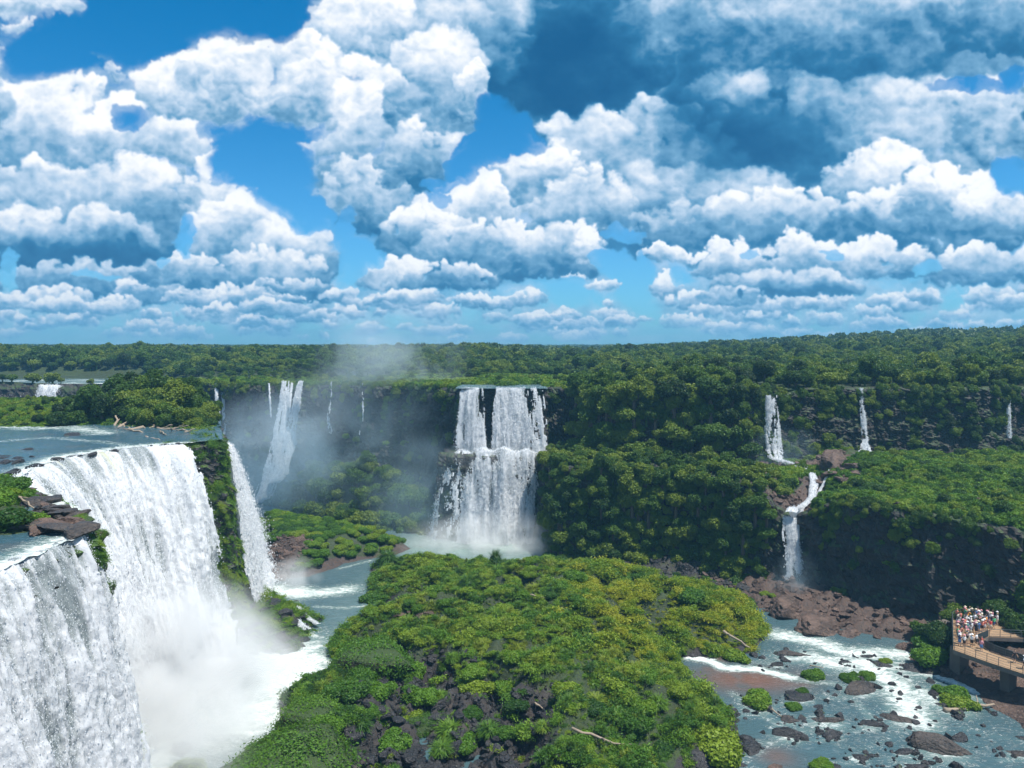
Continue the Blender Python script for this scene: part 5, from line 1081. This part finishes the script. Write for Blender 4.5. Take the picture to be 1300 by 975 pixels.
# deck surface slightly inside the kerb
C0=np.mean(np.array(PL),0)
slab([(x,y) for x,y in PL],DZ-.055,DZ,'deck',M['deck'],wk)
for x,y,w,d in ((61.3,99.5,1.6,1.6),(67.6,103.6,1.3,1.2),(75.5,103.6,1.4,1.1),(64.8,109.,1.4,1.4),(67.2,87.6,1.5,1.2),(64.,93.5,1.3,1.3),(86,104,1.4,1.1)):
    z=min(hz(x,y),0)-1; V,Fc=box((x,y,(z+DZ-.56)/2),(w,d,DZ-.56-z),.3); link('pillar',mesh('pillar',V,Fc,[M['pier']]),wk)
def railing(line,closed=False):
    s,Q=resample(np.array(line,float),1.35); parts=[]
    for x,y in Q: V,Fc=box((x,y,DZ+.52),(.05,.05,1.04)); link('post',mesh('post',V,Fc,[M['rail']]),wk) if len(POSTS)<95 else None; POSTS.append(1)
    for z,rd in ((1.06,.035),(.72,.02),(.4,.02),(.12,.02)): parts.append(tube([(x,y,DZ+z) for x,y in Q],rd,5))
    link('railing',mesh('railing',*merge(parts),[M['rail']]),wk)
POSTS=[]
def inset(line,c,k=.12):
    o=[]
    for x,y in line:
        d=np.array([c[0]-x,c[1]-y]); d=d/np.linalg.norm(d)*k; o.append((x+d[0],y+d[1]))
    return o
railing(inset([FR[0],FR[1],FR[2],OUT[0]],(68,92),.15)); railing(inset(OUT[:7],(65,105),.15)); railing(inset(OUT[6:],(78,103),.15)); railing(inset(BK[:4],(78,105),.15)); railing(inset(BK[3:5],(61,104),.15)+inset(BK[5:],(63,90),.15))
# dark mesh panels along the inner side of the arms
m=M['panel']=plainmat('dark_railing_mesh',(.03,.045,.05),.6,.2,0,3)
for a,b_ in ((BK[3],BK[4]),(BK[4],BK[5]),(BK[5],BK[6]),(OUT[0],OUT[1]),(OUT[1],OUT[2]),(OUT[2],OUT[3])):
    a=np.array(a);b_=np.array(b_); L_=np.linalg.norm(b_-a); mid=(a+b_)/2; V,Fc=box((mid[0],mid[1],DZ+.55),(L_*.97,.03,.85),math.atan2(b_[1]-a[1],b_[0]-a[0])); link('railing_panel',mesh('railing_panel',V,Fc,[m]),wk)
# brown rock shelf beneath the walkway
SL=poly([(1160,838),(1180,850),(1214,856),(1240,878),(1262,900),(1300,925),(1400,980)],.3)+[(100,60),(110,95),(72,100),(60,103)]
X,Y=np.meshgrid(np.arange(50,112,.5),np.arange(58,110,.5),indexing='ij'); P3=np.stack([X,Y,0*X],-1); d=sdpoly(SL,X,Y)+fbm3(P3/5,3,4)*1.5
Z=-1.2+1.6*ss(-1.2,1.2,d)+1.5*ss(1,7,d)+.25*np.floor(3*fbm3(P3/np.array([6,2.2,1]),3,8))*.5+.12*fbm3(P3/1.2,3,3)
link('rock_shelf',mesh('rock_shelf',np.stack([X,Y,Z],-1),gridfaces(*X.shape)[:,::-1],[M['redrock']],False),kind='structure')
# ================================================================ PEOPLE
def skinbody(joints,edges,rad,name):
    me=bpy.data.meshes.new(name); me.from_pydata(joints,edges,[]); o=bpy.data.objects.new(name,me); COL.objects.link(o)
    md=o.modifiers.new('s','SKIN'); md.use_smooth_shade=True
    for i,rr in enumerate(rad):
        sv=me.skin_vertices[0].data[i]; sv.radius=(rr,rr) if not hasattr(rr,'__len__') else rr; sv.use_root=(i==0)
    s2=o.modifiers.new('u','SUBSURF'); s2.levels=1; s2.render_levels=1
    dg=bpy.context.evaluated_depsgraph_get(); dg.update(); m2=bpy.data.meshes.new_from_object(o.evaluated_get(dg)); bpy.data.objects.remove(o); return m2
def person_parts(pose,seed):
    r=np.random.RandomState(seed)
    J=[(0,0,.95),(0,0,1.12),(0,.01,1.32),(0,0,1.47),(0,-.01,1.56),(0,-.015,1.66),(0,-.01,1.73)]; R=[(.15,.11),(.13,.10),(.16,.105),(.06,.06),(.075,.09),(.08,.095),(.05,.06)]; E=[(0,1),(1,2),(2,3),(3,4),(4,5),(5,6)]
    st=pose.get('stride',.0); gt=[]
    for s in (-1,1):
        k=len(J); J+=[(s*.09,0,.88),(s*.10,-.03+s*st*.12,.5),(s*.105,s*st*.28+.02,.09),(s*.11,s*st*.28-.13,.03)]; R+=[(.085,.09),(.055,.055),(.038,.042),(.032,.03)]; E+=[(0,k),(k,k+1),(k+1,k+2),(k+2,k+3)]
        k=len(J); el,ha=pose['arms'][0 if s<0 else 1]
        J+=[(s*.19,0,1.41),(s*el[0],el[1],el[2]),(s*ha[0],ha[1],ha[2])]; R+=[(.055,.055),(.038,.038),(.026,.028)]; E+=[(2,k),(k,k+1),(k+1,k+2)]
        w=np.array([s*ha[0],ha[1],ha[2]]); e=np.array([s*el[0],el[1],el[2]]); d=(w-e)/np.linalg.norm(w-e); p=w+d*.06; sd=np.cross(d,[0,1,0.01]); sd/=np.linalg.norm(sd)
        kp=len(J); J.append(tuple(p)); R.append((.03,.018)); E.append((k+2,kp))
        for f in range(5):
            off=(f-2)*.016; ln=[.05,.075,.085,.08,.065][f] if f else .05
            t=p+d*ln+sd*(off*1.2 if f else -.055); J.append(tuple(t)); R.append((.009,.009)); E.append((kp,len(J)-1))
    body=skinbody(J,E,R,'person')
    # shirt, shorts, hair as fitted shells
    def ring(levels,n=12):
        V=[];Fc=[]
        for z,cx,cy,a,b2 in levels:
            for k in range(n): t=2*math.pi*k/n; V.append((cx+a*math.cos(t),cy+b2*math.sin(t),z))
        for i in range(len(levels)-1):
            for k in range(n): q=[i*n+k,i*n+(k+1)%n,(i+1)*n+(k+1)%n,(i+1)*n+k]; Fc+=[[q[0],q[1],q[2]],[q[0],q[2],q[3]]]
        return np.array(V),np.array(Fc)
    sh=[ring([(.90,0,0,.175,.135),(1.05,0,0,.16,.125),(1.25,0,0,.185,.13),(1.38,0,0,.20,.12),(1.455,0,0,.13,.09),(1.475,0,0,.07,.07)])]
    for s in (-1,1):
        el,_=pose['arms'][0 if s<0 else 1]; a=np.array([s*.16,0,1.41]); b2=np.array([s*el[0],el[1],el[2]]); sh.append(tube([a,a+(b2-a)*.5,a+(b2-a)*.8],[.085,.072,.066],9,False))
    shirt=mesh('shirt',*merge(sh),[],True)
    lg=[ring([(.82,0,0,.19,.14),(.90,0,0,.18,.135),(1.0,0,0,.165,.13)])]; long=pose.get('long',False)
    for s in (-1,1):
        kn=np.array([s*.10,-.03+s*st*.12,.5]); hp=np.array([s*.09,0,.9]); an=np.array([s*.105,s*st*.28+.02,.13])
        lg.append(tube([hp,hp+(kn-hp)*.85]+([kn,an] if long else []),[.12,.09]+([.075,.065] if long else []),9,False))
    shorts=mesh('trousers' if long else 'shorts',*merge(lg),[],True)
    iv,iF=I2; hv=iv*np.array([.098,.112,.115])+np.array([0,.012,1.685]); kp=hv[:,2]>1.63+ (hv[:,1]<-.02)*.06; keep=kp[iF].all(1); hair=mesh('hair',hv,iF[keep],[],True)
    hat=mesh('hat',*merge([tube([(0,0,1.72),(0,0,1.73)],[.19,.18],14),tube([(0,0,1.73),(0,0,1.80),(0,0,1.83)],[.115,.105,.06],12)]),[],True)
    return body,shirt,shorts,hair,hat
POSES=[dict(arms=[((.24),)*0 or (.26,.0,1.15),(.27,-.05,.92)] and [((.26,.0,1.15),(.27,-.06,.92)),((.26,.0,1.15),(.27,-.06,.92))]),
 dict(arms=[((.25,-.08,1.2),(.12,-.30,1.30)),((.25,-.08,1.2),(.12,-.30,1.32))],stride=.2),
 dict(arms=[((.27,.02,1.16),(.25,-.12,.95)),((.28,-.06,1.45),(.16,-.16,1.68))],stride=-.3,long=True),
 dict(arms=[((.26,.0,1.15),(.27,.10,.94)),((.26,.0,1.15),(.27,-.16,.95))],stride=1.)]
PP=[person_parts(p,i) for i,p in enumerate(POSES)]
def flat(name,c,r=.8): return plainmat(name,c,r,.08,0,8)
SK=[flat('skin',(.50,.30,.20),.6),flat('skin',(.32,.17,.10),.6),flat('skin',(.60,.38,.28),.6)]
CL=dict(white=(.80,.80,.80),pink=(.72,.32,.36),red=(.62,.05,.05),coral=(.75,.22,.15),black=(.025,.025,.03),navy=(.04,.06,.16),blue=(.12,.30,.60),grey=(.35,.35,.37),green=(.10,.50,.22),cream=(.75,.66,.50),orange=(.80,.30,.06),teal=(.05,.35,.38))
CM={k:flat(k+'_cloth',v) for k,v in CL.items()}
HM={'dark':flat('dark_hair',(.02,.014,.01)),'brown':flat('brown_hair',(.10,.05,.025)),'fair':flat('fair_hair',(.42,.28,.13))}
for b_,s,t,h_,ht in PP:
    b_.materials.clear(); b_.materials.append(SK[0])
    for q in (s,t,h_,ht): q.materials.append(SK[0])
def person(x,y,rz,pose,skin,shirt,low,hair,hat,lab,grp=None,sc=1.):
    b_,s,t,h_,ht=PP[pose]
    def o_(nm,me,mat,par=None):
        o=bpy.data.objects.new(nm,me); COL.objects.link(o); o.parent=par; o.material_slots[0].link='OBJECT'; o.material_slots[0].material=mat; return o
    p=o_('person',b_,SK[skin]); p.location=(x,y,DZ); p.rotation_euler=(0,0,rz); p.scale=(sc,)*3; p['label']=lab; p['category']='person'
    if grp: p['group']=grp
    o_('shirt',s,CM[shirt],p); o_('trousers' if POSES[pose].get('long') else 'shorts',t,CM[low],p)
    if hat: o_('hat',ht,CM[hat],p)
    else: o_('hair',h_,HM[hair],p)
PSN=[]
shirts=['white']*7+['pink']*4+['coral']*3+['black']*4+['red','navy','navy','blue','grey','cream','cream','green','teal','grey','orange']
pr=random.Random(9)
CROWD=[(59.6,98.),(61.6,101.3),(63.6,104.8),(66.,108.4),(67.8,109.5),(70.,108.9),(71.6,106.4),(69.,103.8),(66.2,102.4),(63.2,100.6),(62.4,97.6)]
t=0
seen={}
while len(PSN)<66 and t<9000:
    t+=1; x=pr.uniform(59.,72); y=pr.uniform(97,110)
    if sdpoly(CROWD,np.array([x]),np.array([y]))[0]<.22: continue
    if any((x-a)**2+(y-b_)**2<.26 for a,b_ in PSN): continue
    PSN.append((x,y)); sh=pr.choice(shirts); lo=pr.choice(['black','navy','grey','blue','cream','white','black']); ht=pr.choice([None,None,None,'white','cream','black','pink']); 
    head=(ht+' hat') if ht else None; hr=pr.choice(['dark','dark','brown','fair'])
    where='near the front rail' if y<100.5 else ('mid platform' if y<106 else 'at the back corner')
    lab='person in %s shirt and %s shorts with %s, %s'%(sh,lo,head or hr+' hair',where)
    pose=pr.choice([0,1,0,1,3] ); person(x,y,pr.gauss(2.6 if y>103 else 1.9,.9),pose,pr.choice([0,0,1,2]),sh,lo,hr,ht,lab,'crowd on the viewing platform',pr.uniform(.92,1.05))
for x,y,rz,ps,sh,lo,hr,ht,lab in ((63.,98.6,.5,3,'white','black','dark',None,'person in white shirt stepping onto the front arm of the walkway'),(63.0,97.5,.8,1,'red','navy','dark',None,'person in red shirt leaning at the inner rail of the front arm'),(62.4,96.6,2.4,0,'pink','blue','brown',None,'person in pink shirt beside the red shirt on the front arm'),(64.4,93.,.2,3,'black','black','dark',None,'person all in black walking the front arm near the right edge'),(64.4,91.2,.6,3,'white','black','dark','white','person with white hat and shirt walking the front arm at the right edge'),(65.3,90.5,.3,1,'grey','cream','fair',None,'person in grey shirt beside the white hat at the right edge'),
    (73.4,103.6,1.2,3,'pink','black','brown','cream','lone person in pink shirt and cream hat walking the back arm of the walkway'),(70.4,107.6,1.6,2,'white','blue','dark',None,'person in white shirt and blue trousers at the right end of the crowd'),(71.1,106.7,1.4,0,'blue','navy','dark','white','person in blue shirt and white hat at the right end of the crowd'),(77.4,104.2,.4,1,'white','white','fair',None,'person dressed all in white leaning on the far rail of the back arm')):
    person(x,y,rz+math.pi*0,ps,RS.randint(3),sh,lo,hr,ht,lab)
# ================================================================ AIR: HAZE AND MIST
m,nt,_,_=newmat('haze_air'); b=NB(nt)
v=b.node('ShaderNodeVolumePrincipled',{'Color':(.24,.58,.88,1),'Density':.00036,'Anisotropy':.2}); b.out(None,v.outputs[0])
me=mesh('haze',*box((0,1700,60),(7000,3900,130)),[m]); link('haze',me,kind='stuff')
def mist(loc,rad,dens,label,seed,ns=.16,thr=(.36,.66),col=(.99,.995,1),rot=0,power=1.):
    m,nt,_,_=newmat('mist_air'); b=NB(nt)
    oc=b.node('ShaderNodeTexCoord').outputs['Object']; ln=b.node('ShaderNodeVectorMath',{0:oc},operation='LENGTH').outputs['Value']
    fall=b.math('POWER',b.math('SUBTRACT',1.,ln,clamp=True),power)
    n=b.noise(b.node('ShaderNodeMapping',{'Vector':b.pos(),'Location':(seed*7.,0,0)}).outputs[0],ns,3.,.6,.6)
    d=b.math('MULTIPLY',b.math('MULTIPLY',fall,b.mapr(n,thr[0],thr[1])),dens)
    v=b.node('ShaderNodeVolumePrincipled',{'Color':tuple(col)+(1,),'Density':d,'Anisotropy':.0}); b.out(None,v.outputs[0])
    o=link('mist',mesh('mist',I3[0],I3[1],[m]),kind='stuff'); o.location=loc; o.scale=rad; o.rotation_euler=(0,0,rot)
    m.cycles.volume_step_rate=1.6
mist((-40,90,0),(13,15,18),.60,'',1)
mist((-36,84,-1),(11,12,9),.45,'',11)
mist((-34,99,0),(8,10,7),.30,'',2)
mist((-33,68,0),(10,16,14),.20,'',3)
mist((-42,140,0),(6,8,5),.35,'',4)
mist((-4,164,-1),(25,10,10),.36,'',5)
BL=(.62,.86,1.)
mist((-3,170,20),(16,4,3.5),.10,'',15,.3)
mist((-68,208,4),(24,20,30),.060,'',6,.05,(.33,.62),BL)
mist((-38,196,16),(34,16,26),.028,'',7,.06,(.36,.66),BL)
mist((-36,216,40),(26,10,19),.075,'',8,.06,(.40,.66),(.80,.92,1.))
mist((-62,205,20),(22,14,22),.05,'',18,.06,(.36,.64),(.80,.92,1.))
mist((-18,176,8),(20,14,18),.045,'',9,.08,(.36,.66),BL)
mist((60,163,21),(9,5,8),.08,'',12,.2,(.36,.66),BL)
mist((51.5,131,2),(6,4,7),.14,'',13,.2,(.36,.66),BL)
mist((72,128,4),(18,8,9),.022,'',10,.1,(.36,.66),BL)
# ================================================================ SKY, SUN, CAMERA
SUNEL,SUNAZ=68.,122.        # azimuth clockwise from the view direction
w=bpy.data.worlds.new('World'); SC.world=w; w.use_nodes=True; nt=w.node_tree; nt.nodes.clear(); b=NB(nt)
sky=b.node('ShaderNodeTexSky',sky_type='NISHITA',sun_disc=False,sun_elevation=math.radians(SUNEL),sun_rotation=math.radians(SUNAZ),altitude=200.,air_density=1.,dust_density=.6,ozone_density=2.)
br,al,_,_=cloud_maps()
Hh,Ww=br.shape
img=bpy.data.images.new('clouds',Ww,Hh,alpha=False,float_buffer=True); img.colorspace_settings.name='Non-Color'
px=np.ones((Hh,Ww,4),np.float32); px[...,0]=br; px[...,1]=al; px[...,2]=0; img.pixels.foreach_set(px.ravel()); img.update(); img.pack()
geo=b.node('ShaderNodeTexCoord').outputs['Generated']; sx=b.node('ShaderNodeSeparateXYZ',{0:geo})
azn=b.math('ARCTAN2',sx.outputs[0],sx.outputs[1]); eln=b.math('ARCSINE',sx.outputs[2])
U=b.math('DIVIDE',b.math('ADD',azn,math.radians(60)),math.radians(120)); Vv=b.math('DIVIDE',b.math('ADD',eln,math.radians(1)),math.radians(45.6))
it=b.node('ShaderNodeTexImage',{'Vector':b.node('ShaderNodeCombineXYZ',{0:U,1:Vv}).outputs[0]},image=img,interpolation='Cubic',extension='MIRROR')
ch=b.node('ShaderNodeSeparateColor',{0:it.outputs['Color']})
def lin(c): return tuple((x/255/12.92 if x<10 else ((x/255+.055)/1.055)**2.4) for x in c)
SK_EXP=1.
CS=[(0,(10,84,134)),(.25,(44,116,162)),(.5,(112,162,198)),(.75,(186,208,230)),(1.,(244,246,250))]
BG=.10; 
cc=b.ramp(b.math('DIVIDE',ch.outputs[0],1.1),[(p/1.1,tuple(x/BG*.78 for x in lin(c))) for p,c in CS]+[(1.,tuple(x/BG*.80 for x in lin((252,252,250))))])
tint=b.mix(b.mapr(sx.outputs[2],.0,.42),(.34,.80,1.12),(.0,.62,.95))
skc=b.node('ShaderNodeMix',data_type='RGBA',blend_type='MULTIPLY'); b.put(skc,0,1.); b.put(skc,6,sky.outputs[0]); b.put(skc,7,tint)
fin=b.mix(ch.outputs[1],skc.outputs[2],cc)
bg=b.node('ShaderNodeBackground',{'Color':fin,'Strength':BG}); o=b.node('ShaderNodeOutputWorld'); b.l.new(bg.outputs[0],o.inputs[0])
w.cycles.sampling_method='MANUAL'; w.cycles.sample_map_resolution=512
sl=bpy.data.lights.new('sun','SUN'); sl.energy=5.; sl.angle=math.radians(.55); sl.color=(1,.95,.87); so=bpy.data.objects.new('sun',sl); COL.objects.link(so)
el,az=math.radians(SUNEL),math.radians(SUNAZ)
from mathutils import Vector
dirv=Vector((math.cos(el)*math.sin(az),math.cos(el)*math.cos(az),math.sin(el))); so.rotation_euler=dirv.to_track_quat('Z','Y').to_euler()
cam=bpy.data.cameras.new('camera'); co=bpy.data.objects.new('camera',cam); COL.objects.link(co); co.location=(0,0,CAMZ); co.rotation_euler=(math.radians(90)-PITCH,0,0)
cam.sensor_width=36.; cam.lens=36*F/1300; cam.clip_start=.5; cam.clip_end=60000; SC.camera=co
SC.view_settings.view_transform='Standard'; SC.view_settings.look='None'; SC.view_settings.exposure=.52; SC.view_settings.gamma=1.
cy=SC.cycles; cy.max_bounces=6; cy.diffuse_bounces=3; cy.glossy_bounces=2; cy.transmission_bounces=3; cy.volume_bounces=3; cy.transparent_max_bounces=4
cy.use_adaptive_sampling=True; cy.adaptive_threshold=.02; cy.volume_step_rate=2.; cy.volume_max_steps=96; cy.sample_clamp_indirect=4.
cy.use_denoising=True
try: cy.denoiser='OPENIMAGEDENOISE'
except Exception: pass
